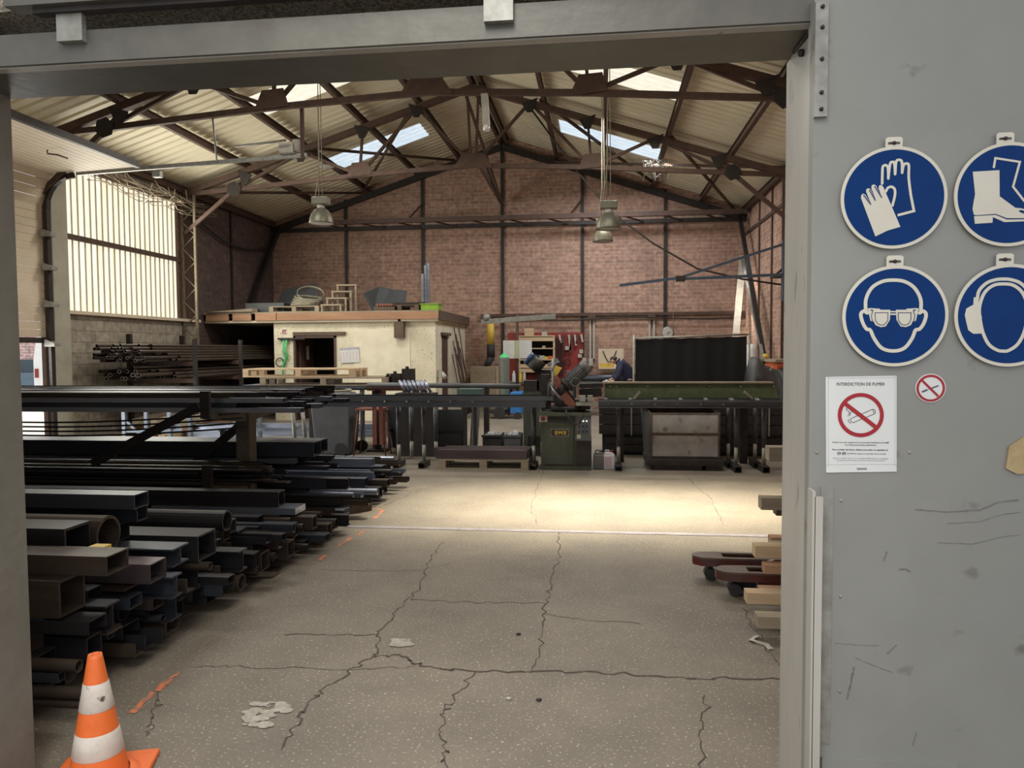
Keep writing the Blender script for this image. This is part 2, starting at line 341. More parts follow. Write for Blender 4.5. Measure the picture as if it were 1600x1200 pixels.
# front wall round the doorway the camera looks through
m = MB().box((-9.4, 2.2, 0), (-2.11, 2.455, 2.7)).box((-9.4, 2.2, 2.69), (4.2, 2.5, ZE-.1)).box((.62, 2.22, 0), (4.2, 2.5, 2.69))
m.prism([(XL-.2, 2.3, ZE-.12), (XR+.2, 2.3, ZE-.12), (XC, 2.3, ZR-.05)], (0, .2, 0))
struct('wall_front', m, 'rough')
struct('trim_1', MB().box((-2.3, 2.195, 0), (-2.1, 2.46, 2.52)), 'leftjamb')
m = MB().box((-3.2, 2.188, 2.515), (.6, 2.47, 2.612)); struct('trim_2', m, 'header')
m = MB().box((-2.1, 2.2, 2.511), (.6, 2.235, 2.5149)); struct('trim_3', m, 'jamb')
m = MB().box((.6, 2.225, 0), (.66, 2.5, 2.514)).box((.593, 2.2, 0), (.61, 2.226, 2.514)); struct('trim_4', m, 'jamb')
# roof: trapezoid sheets with their ribs running down the slope
def roofpatch(mb, side, xa, xb, y0, y1, dz=0., th=.012):
    P = .235; ys = []; y = math.floor(y0 / P) * P
    while y < y1 + P:
        for a, h in ((0, 0), (.15, 0), (.168, .045), (.217, .045)):
            if y0 - 1e-6 <= y + a <= y1 + 1e-6: ys.append((y + a, h))
        y += P
    if not ys or ys[0][0] > y0 + 1e-4: ys.insert(0, (y0, 0))
    if ys[-1][0] < y1 - 1e-4: ys.append((y1, 0))
    n = len(ys); vs = []
    for t in (0, th):
        for x in (xa, xb): vs += [(x, y, rz_(x) + h + dz + t) for y, h in ys]
    fs = [(i, i+1, n+i+1, n+i) for i in range(n-1)] + [(2*n+i, 3*n+i, 3*n+i+1, 2*n+i+1) for i in range(n-1)]
    mb.add(vs, fs)
bands = []; prev = 2.4
SKY = [(4.6, 5.5), (8.75, 9.65), (12.85, 13.75), (17.0, 17.95)]
for nm, xs, hx in (('ceiling_left', (XL-.25, XC), (-6.5, -4.15)), ('ceiling_right', (XC, XR+.25), (-.9, 1.45))):
    mb = MB(); y = 2.35
    for a, b in SKY:
        roofpatch(mb, 0, xs[0], xs[1], y, a); roofpatch(mb, 0, xs[0], hx[0], a, b); roofpatch(mb, 0, hx[1], xs[1], a, b); y = b
    roofpatch(mb, 0, xs[0], xs[1], y, YB + .2); struct(nm, mb, 'roof')
k = 1
for i, (a, b) in enumerate(SKY):
    for hx in ((-6.5, -4.15), (-.9, 1.45)):
        mb = MB(); roofpatch(mb, 0, hx[0] - .01, hx[1] + .01, a - .01, b + .01, -.004)
        struct('window_%d' % k, mb, 'sky_far' if i == 3 else 'sky_near'); k += 1
# tall translucent window in the left wall
mb = MB(); ys = [11.7 + i * (3.55/44) for i in range(45)]
vs = []
for t in (0, -.008):
    for z in (2.32, 4.86): vs += [(XL - .05 + t + (.02 if i % 2 else 0), y, z) for i, y in enumerate(ys)]
n = len(ys); mb.add(vs, [(i, i+1, n+i+1, n+i) for i in range(n-1)] + [(2*n+i, 2*n+i+1, 3*n+i+1, 3*n+i) for i in range(n-1)])
win = struct('window_9', mb, 'win_glow')
mb = MB()
for i in range(1, 22): mb.box((XL-.04, 11.7+i*.1614-.008, 2.32), (XL-.018, 11.7+i*.1614+.008, 4.86))
struct('glazing_bars', mb, mat('window_rib_dirt', (.5, .46, .34), (.42, .38, .28), .7), win)
mb = MB().box((XL, 11.7, 3.565), (XL+.07, 15.3, 3.655)); struct('window_rail', mb, 'rust', win)
mb = MB().box((XL-.05, 11.65, 2.27), (XL+.1, 15.95, 2.33)); struct('window_sill', mb, 'cream', win)
mb = MB().box((XL-.05, 11.7, 4.84), (XL+.09, 15.95, 4.9)).box((XL-.05, 15.24, 2.3), (XL+.02, 15.32, 4.9)); struct('window_frame', mb, 'rust', win)
struct('wall_left_corner', MB().box((XL-.2, 15.25, 2.32), (XL-.04, 15.96, 4.9)), 'rust')
# cream pillar between door and window
struct('trim_5', MB().box((XL-.06, 11.36, -.02), (XL+.12, 11.72, 4.75)), 'pillar')
struct('trim_6', MB().box((XL-.07, 11.27, 0), (XL-.0, 11.35, 4.75)), 'rust')
# sectional door, half raised
dr = struct('door_1', MB().box((-9.13, 6.2, 1.76), (-9.07, 11.2, 1.85)), 'dark')
mb = MB()
def seg(p, q, n):     # n boards between two (x,z) points
    for i in range(n):
        a = (p[0] + (q[0]-p[0])*i/n, p[1] + (q[1]-p[1])*i/n); b = (p[0] + (q[0]-p[0])*(i+.94)/n, p[1] + (q[1]-p[1])*(i+.94)/n)
        mb.beam((a[0], 8.7, a[1]), (b[0], 8.7, b[1]), 5.0, .04, (0, 0, 1) if abs(q[0]-p[0]) > abs(q[1]-p[1]) else (1, 0, 0))
seg((-9.1, 1.86), (-9.1, 4.02), 17); struct('door_panel', mb, 'cream', dr)
mb = MB(); seg((-9.1, 4.0), (-8.84, 4.54), 4); struct('door_panel', mb, 'cream', dr)
mb = MB(); seg((-8.86, 4.53), (-7.4, 4.6), 13); struct('door_panel', mb, 'cream', dr)
struct('door_edge', MB().beam((-7.36, 6.2, 4.61), (-7.36, 11.2, 4.61), .07, .1), 'dark', dr)
mb = MB()
for y, x in ((7.6, -8.2), (9.0, -8.5), (9.9, -7.9)): mb.tube([(x, y, 4.52), (x, y, 4.47), (x+.12, y+.05, 4.46), (x+.12, y+.25, 4.46)], .012)
struct('door_handle', mb, 'rust', dr)
# track
tr = thing('door_track', 'dark bent guide rail of the sectional door beside the cream pillar', 'rail', (-9.0, 11.25, 0))
arc = [(-8.98, 11.2, 0), (-8.98, 11.2, 3.9)] + [(-8.98 + .5*(1-math.cos(a)), 11.2, 3.98 + .5*math.sin(a)) for a in [i*math.pi/12 for i in range(1, 7)]]
mb = MB()
for p, q in zip(arc, arc[1:]): mb.beam(p, q, .09, .05, (1, 0, 0))
obj('rail', mb, 'dark', tr)
for z in (1.7, 2.35, 2.95, 3.5): obj('bracket', MB().prism([(-9.03, 11.1, z), (-8.85, 11.1, z), (-8.85, 11.1, z+.05), (-9.03, 11.1, z+.12)], (0, .14, 0)), 'galv', tr)
hr = thing('door_track', 'grey horizontal overhead rail reaching out from the sectional door', 'rail', (-6.8, 11.3, 4.5))
obj('rail', MB().beam((-8.5, 11.3, 4.53), (-4.57, 11.3, 4.69), .05, .06), 'galv', hr)
obj('hanger', MB().cyl((-6.05, 11.25, 4.63), (-6.05, 11.15, 5.35), .014), 'galv', hr)
obj('hanger', MB().box((-4.66, 11.26, 4.65), (-4.61, 11.31, 5.5)), 'rust', hr)
obj('cross_rail', MB().cyl((-5.6, 11.0, 4.78), (-4.8, 11.05, 4.86), .018), 'galv', hr)
obj('drive_motor', MB().box((-4.98, 11.18, 4.72), (-4.75, 11.36, 4.86)).cyl((-4.72, 11.27, 4.74), (-4.72, 11.27, 4.92), .07), 'dusty', hr)
obj('junction_box', MB().box((-7.15, 11.24, 4.42), (-7.02, 11.33, 4.52)), 'galv', hr)

# roof steelwork
for x in (-9.05, -7.59, -6.33, -4.97, -3.79, -2.65, -2.45, -1.13, .12, 1.4, 2.65, 3.72):
    zt = rz_(x) - .005 - .012; lean = .05 * (1 if x < XC else -1)
    mb = MB().box((x-.04, 2.52, zt-.18), (x+.04, 19.98, zt-.165)).box((x-.04, 2.52, zt-.05), (x+.04, 19.98, zt-.035)).box((x-.008, 2.52, zt-.17), (x+.008, 19.98, zt-.045))
    o = obj('purlin', mb, 'rust')
    side = 'left' if x < XC else 'right'
    order = {-9.05: 'at the left eaves', -7.59: 'second from the left wall', -6.33: 'third from the left wall', -4.97: 'fourth from the left wall', -3.79: 'just left of the two ridge beams', -2.65: 'left one of the pair at the ridge', -2.45: 'right one of the pair at the ridge', -1.13: 'just right of the ridge pair', .12: 'crossing the right skylights', 1.4: 'at the lower end of the right skylights', 2.65: 'last before the right wall', 3.72: 'at the right eaves'}[x]
    tag(o, 'brown steel purlin under the roof sheets, ' + order, 'roof beam', 'purlins under the roof')
def truss(Y, dz, lab, name='roof_truss', hid=False):
    t = thing(name, lab, 'roof truss', (XC, Y, 5), group='roof trusses')
    T = lambda x, s=1: XC + s * (XC - x)
    tz = lambda x: rz_(x) - .3
    gl = lambda a, b, nm, wd=.07, ht=.09, m='rust': obj(nm, MB().beam((a[0], Y, a[1]), (b[0], Y, b[1]), wd, ht), m, t)
    zc = 5.45 + dz
    for s in (-1, 1):
        q = lambda x: x if s < 0 else 2*XC - x
        we = XL + .12 if s < 0 else XR - .12
        gl((we, ZE-.22), (XC, ZR-.33), 'top_chord', .12, .12)
        gl((we, 5.05+dz), (q(-7.85), 5.12+dz), 'bottom_chord'); gl((q(-7.85), 5.12+dz), (q(-5.05), 5.33+dz), 'bottom_chord'); gl((q(-5.05), 5.33+dz), (XC, zc), 'bottom_chord')
        gl((q(-7.85), 5.12+dz), (q(-7.59), tz(q(-7.59))), 'strut', .05, .05)
        gl((q(-7.85), 5.12+dz), (q(-6.33), tz(q(-6.33))), 'strut', .05, .06)
        gl((q(-7.85), 5.12+dz), (we, 4.2), 'knee_brace', .06, .08)
        gl((q(-5.05), 5.33+dz), (q(-6.33), tz(q(-6.33))), 'strut', .05, .06)
        gl((q(-5.05), 5.33+dz), (q(-4.97), tz(q(-4.97))), 'strut', .05, .05)
        gl((q(-5.05), 5.33+dz), (q(-3.79), tz(q(-3.79))), 'strut', .05, .06)
        gl((XC, zc), (q(-3.79), tz(q(-3.79))), 'strut', .05, .06)
        gl((XC + .05*s, zc), (XC + .12*s, ZR-.35), 'king_post', .05, .05)
        hx, hz = q(-7.85), 5.12 + dz
        obj('gusset', MB().prism([(hx+.17*math.cos(a), Y-.06, hz+.17*math.sin(a)) for a in [math.pi/3*i+.3 for i in range(6)]], (0, .012, 0)), 'dark', t)
        gx = q(-5.05); obj('gusset', MB().prism([(gx-.28, Y-.06, 5.28+dz), (gx+.28, Y-.06, 5.33+dz), (gx+.2, Y-.06, 5.6+dz), (gx-.15, Y-.06, 5.58+dz)], (0, .012, 0)), 'rust', t)
        for xx in (-3.79, -4.97, -6.33, -7.59):
            xq = q(xx); z = tz(xq); obj('gusset', MB().prism([(xq-.17, Y-.07, z+.02-.05*s), (xq+.17, Y-.07, z+.02+.05*s), (xq+.06, Y-.07, z-.22), (xq-.06, Y-.07, z-.22)], (0, .012, 0)), 'dark', t)
        # lattice wall column
        xc = XL + .05 if s < 0 else XR - .05; xi = xc + (.3 if s < 0 else .12) * -s
        mb = MB()
        for xx in (xc, xi): mb.beam((xx, Y, 0), (xx, Y, 5.05), .05, .05)
        for i in range(17): z = .1 + i*.29; mb.beam((xc, Y, z if i % 2 else z+.29), (xi, Y, z+.29 if i % 2 else z), .03, .02)
        if s > 0 or Y > 13: obj('lattice_column', mb, 'rust' if s > 0 else M['lattice'], t)
    obj('gusset', MB().prism([(XC-.42, Y-.06, zc-.06), (XC+.42, Y-.06, zc-.06), (XC+.22, Y-.06, zc+.24), (XC-.22, Y-.06, zc+.24)], (0, .012, 0)), 'rust', t)
    return t
M['lattice'] = mat('dusty_lattice', (.2, .165, .11), (.13, .1, .07), .8)
truss(15.35, 0, 'rusty steel roof truss nearest the back gable wall')
truss(11.15, .07, 'rusty steel roof truss above the sectional door rail, seen whole under the doorway header')
# sloping braces on the back wall and rods from the ridge
o = obj('ridge_brace', MB().beam((XC+.1, 15.4, 5.5), (-2.6, 19.75, 5.55), .06, .09).beam((XC+.2, 15.4, 5.6), (-2.56, 19.75, 5.5), .05, .06).beam((-2.75, 15.4, 6.9), (-2.6, 19.75, 5.6), .05, .07), 'rust'); tag(o, 'pair of rusty braces from the ridge down to the back wall centre post', 'brace')
o = obj('roof_brace', MB().beam((-6.5, 15.4, 6.0), (-3.9, 19.9, 6.75), .05, .06).beam((-3.9, 15.4, 6.75), (-6.5, 19.9, 5.95), .05, .06).beam((-9.0, 15.4, 5.1), (-6.5, 19.9, 5.95), .05, .06), 'rust'); tag(o, 'crossed rusty roof bracing in front of the left far skylight', 'brace')
o = obj('roof_brace', MB().beam((-1.2, 15.4, 6.75), (1.45, 19.9, 5.95), .05, .06).beam((1.45, 15.4, 5.9), (3.6, 19.9, 5.1), .05, .06).beam((-1.2, 19.9, 6.6), (3.7, 15.4, 5.2), .05, .06), 'rust'); tag(o, 'crossed rusty roof bracing in front of the right far skylight', 'brace')
o = obj('bird_nest', MB().sphere((-6.35, 16.9, 5.95), .12, 8, (2, 1, .6)), 'dusty')
tag(o, 'pale tangle of cobweb and straw on the roof beam below the left far skylight', 'debris')
mb = MB()
rr = random.Random(2)
for i in range(26):
    p = Vector((1.35 + rr.uniform(-.3, .15), 17.0 + rr.uniform(-.1, .1), 5.85)); pts = [p + Vector((rr.uniform(-.12, .12), rr.uniform(-.05, .05), -k*rr.uniform(.03, .12))) for k in range(5)]; mb.tube(pts, .007, 4)
tag(obj('hanging_cobweb', mb, 'dusty'), 'pale cobweb shreds hanging below the right far skylight', 'debris')
# back wall steelwork
for i, x in enumerate((-6.99, -4.81, -2.6, -.44, 1.74)):
    mb = MB().box((x-.042, YB-.06, 0), (x+.042, YB-.045, rz_(x)-.15)).box((x-.012, YB-.05, 0), (x+.012, YB-.001, rz_(x)-.15))
    tag(obj('wall_post', mb, 'dark'), 'dark steel post on the back brick wall, ' + ['behind the coil on the office roof', 'beside the upright profiles on the office roof', 'below the roof ridge', 'between the tool boards and the conduits', 'behind the wall clock'][i], 'post', 'posts on the back wall')
mb = MB().beam((-9.1, YB-.09, 4.98), (XC, YB-.09, ZR-.32), .1, .16).beam((XC, YB-.09, ZR-.32), (XR-.02, YB-.09, 4.98), .1, .16)
tag(obj('gable_rafter', mb, 'dark'), 'dark sloping rafter following the top of the back gable wall', 'roof beam')
g = thing('wall_girder', 'long trussed wind girder across the back brick wall below the lamps', 'beam', (XC, 19.6, 5))
obj('front_flange', MB().beam((-7.3, 19.3, 5.06), (3.7, 19.3, 5.06), .12, .12), 'rust', g)
obj('rear_flange', MB().beam((-9.1, 19.93, 4.98), (3.75, 19.93, 4.98), .1, .1), 'dark', g)
for i in range(11):
    x = -7.3 + i; obj('lacing', MB().beam((x, 19.3, 5.0), (x + (.5), 19.93, 4.96), .05, .03), 'rust', g)
for x in (-4.81, -.44): obj('lacing', MB().beam((x-.35, 19.6, 5.1), (x, 19.93, 5.6), .04, .04), 'rust', g)
# corner braces
tag(obj('corner_brace', MB().beam((-8.95, 19.9, 5.0), (-9.05, 18.2, 2.58), .12, .12), 'dark'), 'thick dark raking brace in the left back corner above the office roof', 'brace')
mb = MB().beam((3.6, 19.7, 5.0), (3.55, 16.4, 1.3), .09, .1)
tag(obj('corner_brace', mb, 'dark'), 'dark raking brace in the right back corner behind the black curtain', 'brace')
mb = MB().beam((3.62, 19.5, 3.9), (3.5, 16.3, 1.35), .06, .06)
tag(obj('corner_brace', mb, 'galv'), 'grey raking profile beside the dark brace in the right back corner', 'brace')
p = ay(1161, 400, 19.6); q = ay(1141, 530, 19.2)
tag(obj('leaning_board', MB().beam(p, (q.x-.2, q.y-1.0, .02), .16, .05, (0, 1, 0)), 'dusty'), 'long white board leaning in the right back corner', 'board')
mb = MB().box((-3.2, 19.9, 2.5), (3.8, 19.97, 2.58)); tag(obj('wall_pipe', mb, 'rust'), 'horizontal flat rail along the back wall above the workbench', 'rail')
mb = MB().tube([(x, 19.86, 2.42 + .03*math.sin(x*1.7)) for x in [-3.2 + i*.25 for i in range(29)]], .02); tag(obj('wall_cable', mb, 'dark'), 'dark cable run sagging below the rail on the back wall', 'cable')
# right side wall steel
for x, y in ((3.79, 17.0), (3.79, 18.3)): tag(obj('wall_post', MB().box((XR-.03, y-.05, 0), (XR+.001, y+.05, ZE-.05)), 'rust'), 'rusty post flush in the right brick wall, ' + ('nearer the doorway' if y < 18 else 'nearer the back corner'), 'post', 'posts in the right wall')
tag(obj('wall_post', MB().box((XL-.001, 17.55, 2.5), (XL+.03, 17.63, ZE-.05)), 'dark'), 'dark post flush in the darker left brick wall', 'post')
tag(obj('wall_rail', MB().box((XR-.04, 15.4, 4.55), (XR+.001, YB-.02, 4.63)), 'rust'), 'rusty flat rail high on the right brick wall', 'rail')
# back wall window bits, floor
tag(obj('wall_cable', MB().tube([(-9.05, 15.5 + i*.35, 4.75 - .5*math.sin(math.pi*i/12)*.8 - i*.02) for i in range(13)], .025), 'black'), 'thick black cable sagging along the darker left wall', 'cable')
mb = MB()
rr = random.Random(5)
for i in range(34):
    y0 = rr.uniform(11.8, 15.0); y1 = y0 + rr.uniform(.5, 1.6); z0 = rr.uniform(4.75, 5.05)
    mb.tube([(XL+.1+rr.uniform(0, .35), y0 + (y1-y0)*t/4, z0 - .12*math.sin(math.pi*t/4) - .03*t) for t in range(5)], .008, 4)
tag(obj('dead_vines', mb, 'wood_old'), 'dry tangled vines along the top of the tall left window', 'plant')
# floor marks
def ribbon(mb, pts, wd, seed=0, jit=.02, sub=9, z=.0015):
    wd *= .55; z += seed * .00007
    r = random.Random(seed); P = []
    for a, b in zip(pts, pts[1:]):
        a = Vector(a); b = Vector(b)
        for t in range(sub): P.append(a.lerp(b, t/sub) + Vector((r.uniform(-jit, jit), r.uniform(-jit, jit), 0)))
    P.append(Vector(pts[-1]))
    for i in range(len(P)-1):
        d = (P[i+1] - P[i]); 
        if d.length < 1e-5: continue
        nrm = Vector((-d.y, d.x, 0)).normalized(); w0 = wd * r.uniform(.4, 1.3)
        vs = [P[i]-nrm*w0, P[i]+nrm*w0, P[i+1]+nrm*w0, P[i+1]-nrm*w0]
        mb.add([(v.x, v.y, z) for v in vs], [(0, 1, 2, 3)])
cracks = [([(690, 848), (668, 878), (655, 920), (620, 955), (590, 990), (585, 1022), (560, 1040), (500, 1082), (470, 1120), (440, 1172)], .009),
 ([(872, 830), (874, 870), (860, 915), (852, 945), (846, 1000), (832, 1050)], .008),
 ([(640, 936), (700, 940), (780, 942), (852, 943)], .005), ([(855, 960), (905, 968), (1000, 975)], .004),
 ([(585, 1025), (625, 1025), (660, 1042), (740, 1048), (832, 1050), (960, 1052), (1110, 1060), (1222, 1062)], .012),
 ([(740, 1052), (710, 1090), (690, 1120), (694, 1165), (700, 1200)], .006), ([(440, 992), (520, 992), (590, 992)], .006),
 ([(300, 1040), (380, 1042), (560, 1046), (650, 1042)], .004), ([(1105, 1090), (1100, 1130), (1095, 1200)], .005),
 ([(500, 890), (580, 892), (655, 892)], .005), ([(655, 892), (760, 866), (900, 872)], .003), ([(1160, 950), (1190, 1000), (1218, 1040)], .004),
 ([(265, 1060), (250, 1085), (240, 1120), (228, 1150)], .005), ([(600, 790), (660, 765), (750, 745)], .006), ([(850, 735), (830, 790), (838, 820)], .006), ([(1060, 735), (1110, 780), (1130, 820)], .006)]
mb = MB()
for i, (c, wd) in enumerate(cracks): ribbon(mb, [az(*p) for p in c], wd, i)
struct('floor_cracks', mb, 'crack')
mb = MB()
for i, c in enumerate([[(588, 795), (600, 797), (585, 810)], [(570, 828), (558, 836)], [(548, 840), (530, 853)], [(508, 868), (500, 876)], [(280, 1052), (262, 1064), (245, 1080)], [(240, 1082), (205, 1115)]]): ribbon(mb, [az(*p) for p in c], .03, i+9, .008, 4)
struct('floor_line_marks', mb, 'paint_orange')
mb = MB(); 
for x0, x1, y0, y1 in ((380, 430, 1112, 1136), (392, 450, 1098, 1112), (612, 640, 1000, 1010)):
    for i in range(40):
        c = az(random.uniform(x0, x1), random.uniform(y0, y1)); r = random.uniform(.004, .022) ; mb.add([(c.x + r*math.cos(a)*1.5, c.y + r*math.sin(a), .003 + i*.00003 + (x0 % 7)*.0002) for a in [k*1.05 for k in range(6)]], [range(6)])
struct('floor_paint_spots', mb, 'splat')
struct('floor_rail', MB().box((-2.3, 6.38, -.01), (3.8, 6.46, .004)), 'rail')

# ============================================================ FRONT: door leaf and fittings
SY = 2.15
leaf = struct('door_2', MB().box((.588, SY, 0), (2.6, 2.19, 2.56)), 'leaf')
st = struct('lock_strip', MB().box((.588, SY-.012, 2.235), (.622, SY, 2.545)), 'galv', leaf)
for z in (2.53, 2.475, 2.39, 2.30, 2.255): struct('bolt', MB().lathe([(0, .006), (.005, .005), (.006, 0)], (.606, SY-.012, z), 10, (0, -1, 0)), 'dark', st)
struct('edge_guard', MB().box((.586, SY-.05, 0), (.594, SY, 1.205)).box((.592, SY-.05, 0), (.614, SY-.044, 1.19)), 'jamb', leaf)
struct('cover_plate', MB().box((.622, SY-.004, .47), (.655, SY, 1.21)), 'galv', leaf)
struct('kick_plate', MB().box((.632, SY-.01, 0), (1.0, SY, .43)), 'leaf', leaf)
for px, py in ((1276, 707), (1274, 780), (1421, 707), (1314, 782), (1313, 932), (1312, 1080)):
    c = ay(px, py, SY); struct('rivet', MB().lathe([(0, .004), (.003, .003), (.0045, 0)], c, 10, (0, -1, 0)), 'galv', leaf)
mb = MB()
for pts, wd in (([(1430, 796), (1480, 800), (1530, 797), (1560, 785), (1600, 780)], .0018), ([(1480, 818), (1530, 815), (1570, 803), (1600, 800)], .0009), ([(1465, 848), (1520, 850), (1570, 838), (1600, 835)], .0008),
                ([(1335, 1042), (1330, 1065), (1322, 1100)], .0028), ([(1337, 1028), (1370, 1042), (1400, 1053)], .0009), ([(1405, 890), (1415, 889), (1424, 895)], .002), ([(1386, 862), (1380, 880)], .0014), ([(1386, 1022), (1405, 1004)], .0013), ([(1432, 1145), (1425, 1170)], .0012), ([(1305, 1005), (1345, 1008), (1380, 1009)], .0006)):
    P = [ay(*p, SY - .0006) for p in pts]; r = random.Random(3)
    Q = []
    for a, b in zip(P, P[1:]): Q += [a.lerp(b, t/5) + Vector((r.uniform(-1, 1), 0, r.uniform(-1, 1)))*.0008 for t in range(5)]
    for a, b in zip(Q, Q[1:]): mb.beam(a, b, wd*2.0*r.uniform(.5, 1.2), .0004, (0, -1, 0)) if (b-a).length > 1e-4 else None
struct('scuff_marks', mb, 'scuff', leaf)
tape = obj('tape_patch', MB().prism([ay(*p, SY-.006) for p in ((1577, 698), (1600, 683), (1612, 700), (1600, 740), (1590, 741), (1572, 732))], (0, .005, 0)), 'gold')
tag(tape, 'torn piece of glossy brown tape stuck on the grey door leaf', 'tape')
# rail casing above the doorway with its two brackets
rb = thing('sliding_door_rail', 'grey boxed sliding door rail fixed above the doorway', 'rail', (-.6, 2.1, 2.66))
obj('casing', MB().box((-1.83, 2.13, 2.672), (2.4, 2.19, 2.82)), 'header', rb)
obj('rail', MB().box((-1.75, 2.15, 2.655), (2.4, 2.185, 2.672)), 'dark', rb)
for x in (-1.64, -.29, 1.2): obj('bracket', MB().box((x-.043, 2.165, 2.572 if x < -1 else 2.556), (x+.043, 2.187, 2.70)), 'galv', rb)
tag(obj('hook', MB().cyl((.598, 2.24, 2.5), (.598, 2.4, 2.512), .006).sphere((.593, 2.3, 2.47), .012, 8), 'dark'), 'small dark hook in the upper right corner of the doorway', 'hook')
# fallen cone
co = thing('traffic_cone', 'orange and white striped traffic cone with dirty bands at the doorway', 'traffic cone', (-1.85, 2.47, 0))
cx, cy = -1.85, 2.47; rad = lambda z: .024 + (.487-z)*.17
rb_ = Matrix.Rotation(math.radians(18), 4, 'Z'); T_ = Matrix.Translation((cx, cy, 0)) @ rb_
obj('base', MB().box((-.17, -.17, 0), (.17, .17, .025), T_).lathe([(.14, .025), (.12, .04), (.105, .04)], (cx, cy, 0), 40), 'orange', co, bevel=.01)
obj('body', MB().lathe([(rad(.03), .03), (rad(.475), .475), (.0235, .487), (.017, .487), (.014, .4)], (cx, cy, 0), 40), 'orange', co)
for z0, z1 in ((.12, .207), (.287, .386)): obj('reflective_band', MB().lathe([(rad(z0)+.0005, z0), (rad(z0)+.0015, z0+.001), (rad(z1)+.0015, z1-.001), (rad(z1)+.0005, z1)], (cx, cy, 0), 40), 'conewhite', co)

# ------------------------------------------------------------ signs
def S(px, py, dy): return ay(px, py, SY - dy)
NS = [0]
def stroke(mb, pts, wpx, dy, closed=False, caps=True):
    NS[0] = (NS[0] + 1) % 9; dy += NS[0] * .00005
    """flat line of a given width, as thin solid pieces lying on the sign"""
    P = [S(*p, dy) for p in pts]; wd = wpx / F * SY; N = Vector((0, 1, 0))
    if closed: P = P + [P[0]]
    L = []; R_ = []
    for i, p in enumerate(P):
        a = P[i-1] if i > 0 else (P[-2] if closed else None); b = P[i+1] if i < len(P)-1 else (P[1] if closed else None)
        d = Vector((0, 0, 0))
        if a is not None: d += (p - a).normalized()
        if b is not None: d += (b - p).normalized()
        d.normalize(); n_ = d.cross(N).normalized()
        k = 1.0
        if a is not None and b is not None: k = 1 / max(.5, n_.dot((b - p).normalized().cross(N).normalized()))
        L.append(p + n_ * wd/2 * k); R_.append(p - n_ * wd/2 * k)
    n = len(P); e = Vector((0, .0008, 0))
    mb.add(L + R_ + [v+e for v in L] + [v+e for v in R_], sum([[(i, i+1, n+i+1, n+i), (2*n+i, 3*n+i, 3*n+i+1, 2*n+i+1), (i, 2*n+i, 2*n+i+1, i+1), (n+i, n+i+1, 3*n+i+1, 3*n+i)] for i in range(n-1)], []) + [(0, n, 3*n, 2*n), (n-1, 3*n-1, 4*n-1, 2*n-1)])
    if caps and not closed:
        for p in (P[0], P[-1]): mb.prism([p + Vector((0, .000025, 0)) + Vector((math.cos(a), 0, math.sin(a)))*wd/2 for a in [k*math.pi/5 for k in range(10)]], e)
    return mb
def poly(mb, pts, dy): return mb.prism([S(*p, dy) for p in pts], (0, .0008, 0))
def spline(pts, n=5, closed=False):
    out = []; m = len(pts); rng = range(m if closed else m-1)
    for i in rng:
        g = lambda k: pts[k % m] if closed else pts[min(max(k, 0), m-1)]
        p0, p1, p2, p3 = g(i-1), g(i), g(i+1), g(i+2)
        for t in range(n):
            t /= n; out.append(tuple(.5*((2*p1[k]) + (-p0[k]+p2[k])*t + (2*p0[k]-5*p1[k]+4*p2[k]-p3[k])*t*t + (-p0[k]+3*p1[k]-3*p2[k]+p3[k])*t**3) for k in (0, 1)))
    if not closed: out.append(tuple(pts[-1]))
    return out
def ring_sign(cxp, cyp, tabx, taby, lab):
    c = S(cxp, cyp, 0); R0 = .1385; Y0 = SY - .011
    t = thing('safety_sign', lab, 'safety sign', (c.x, SY-.009, c.z), group='round blue safety signs on the door leaf')
    mb = MB().prism(circ(c.x, c.z, R0, Y0, 72), (0, .003, 0)); obj('sign_plate', mb, 'signwhite', t)
    tc = S(tabx, taby, 0); mb = MB().ring([(tc.x+a, Y0-.0005, tc.z+b) for a, b in ((-.022, -.03), (.022, -.03), (.022, .01), (.016, .014), (-.016, .014), (-.022, .01))], [(tc.x+a, Y0-.0005, tc.z+b) for a, b in ((-.016, -.006), (.016, -.006), (.016, -.001), (.014, .001), (-.014, .001), (-.016, -.001))], (0, .003, 0))
    tb = obj('hanging_tab', mb, 'signwhite', t)
    obj('screw', MB().lathe([(0, .007), (.004, .006), (.006, 0)], (tc.x, Y0+.001, tc.z-.002), 10, (0, -1, 0)), 'dark', tb)
    obj('blue_disc', MB().prism(circ(c.x, c.z, R0-.009, Y0-.0008, 72), (0, .0008, 0)), 'signblue', t)
    return t
DY = .0128
# gloves
t = ring_sign(1394, 310, 1394.5, 224, 'round blue sign with white pair of gloves, upper left')
def G(x, y): return (1240 + x*.225, 180 + y*.225)
mb = MB()
poly(mb, [G(*p) for p in ((468, 575), (470, 555), (482, 545), (497, 550), (540, 620), (503, 530), (507, 512), (522, 507), (534, 515), (572, 592), (540, 505), (543, 487), (557, 481), (572, 488), (612, 572), (590, 505), (595, 488), (607, 484), (622, 496), (742, 775), (655, 800), (568, 842))], DY)
obj('front_glove', mb, 'signwhite', t)
mb = MB(); stroke(mb, [G(*p) for p in spline([(615, 475), (618, 370), (628, 350), (642, 348), (655, 365), (658, 440)], 4)], 3.6, DY)
stroke(mb, [G(*p) for p in spline([(658, 435), (670, 340), (685, 325), (700, 335), (705, 410)], 4)], 3.6, DY)
stroke(mb, [G(*p) for p in spline([(706, 405), (712, 325), (732, 310), (752, 325), (754, 400)], 4)], 3.6, DY)
stroke(mb, [G(*p) for p in spline([(754, 395), (765, 345), (785, 336), (800, 350), (800, 440), (815, 560)], 4) + [(836, 665), (722, 695)]], 3.6, DY, caps=False)
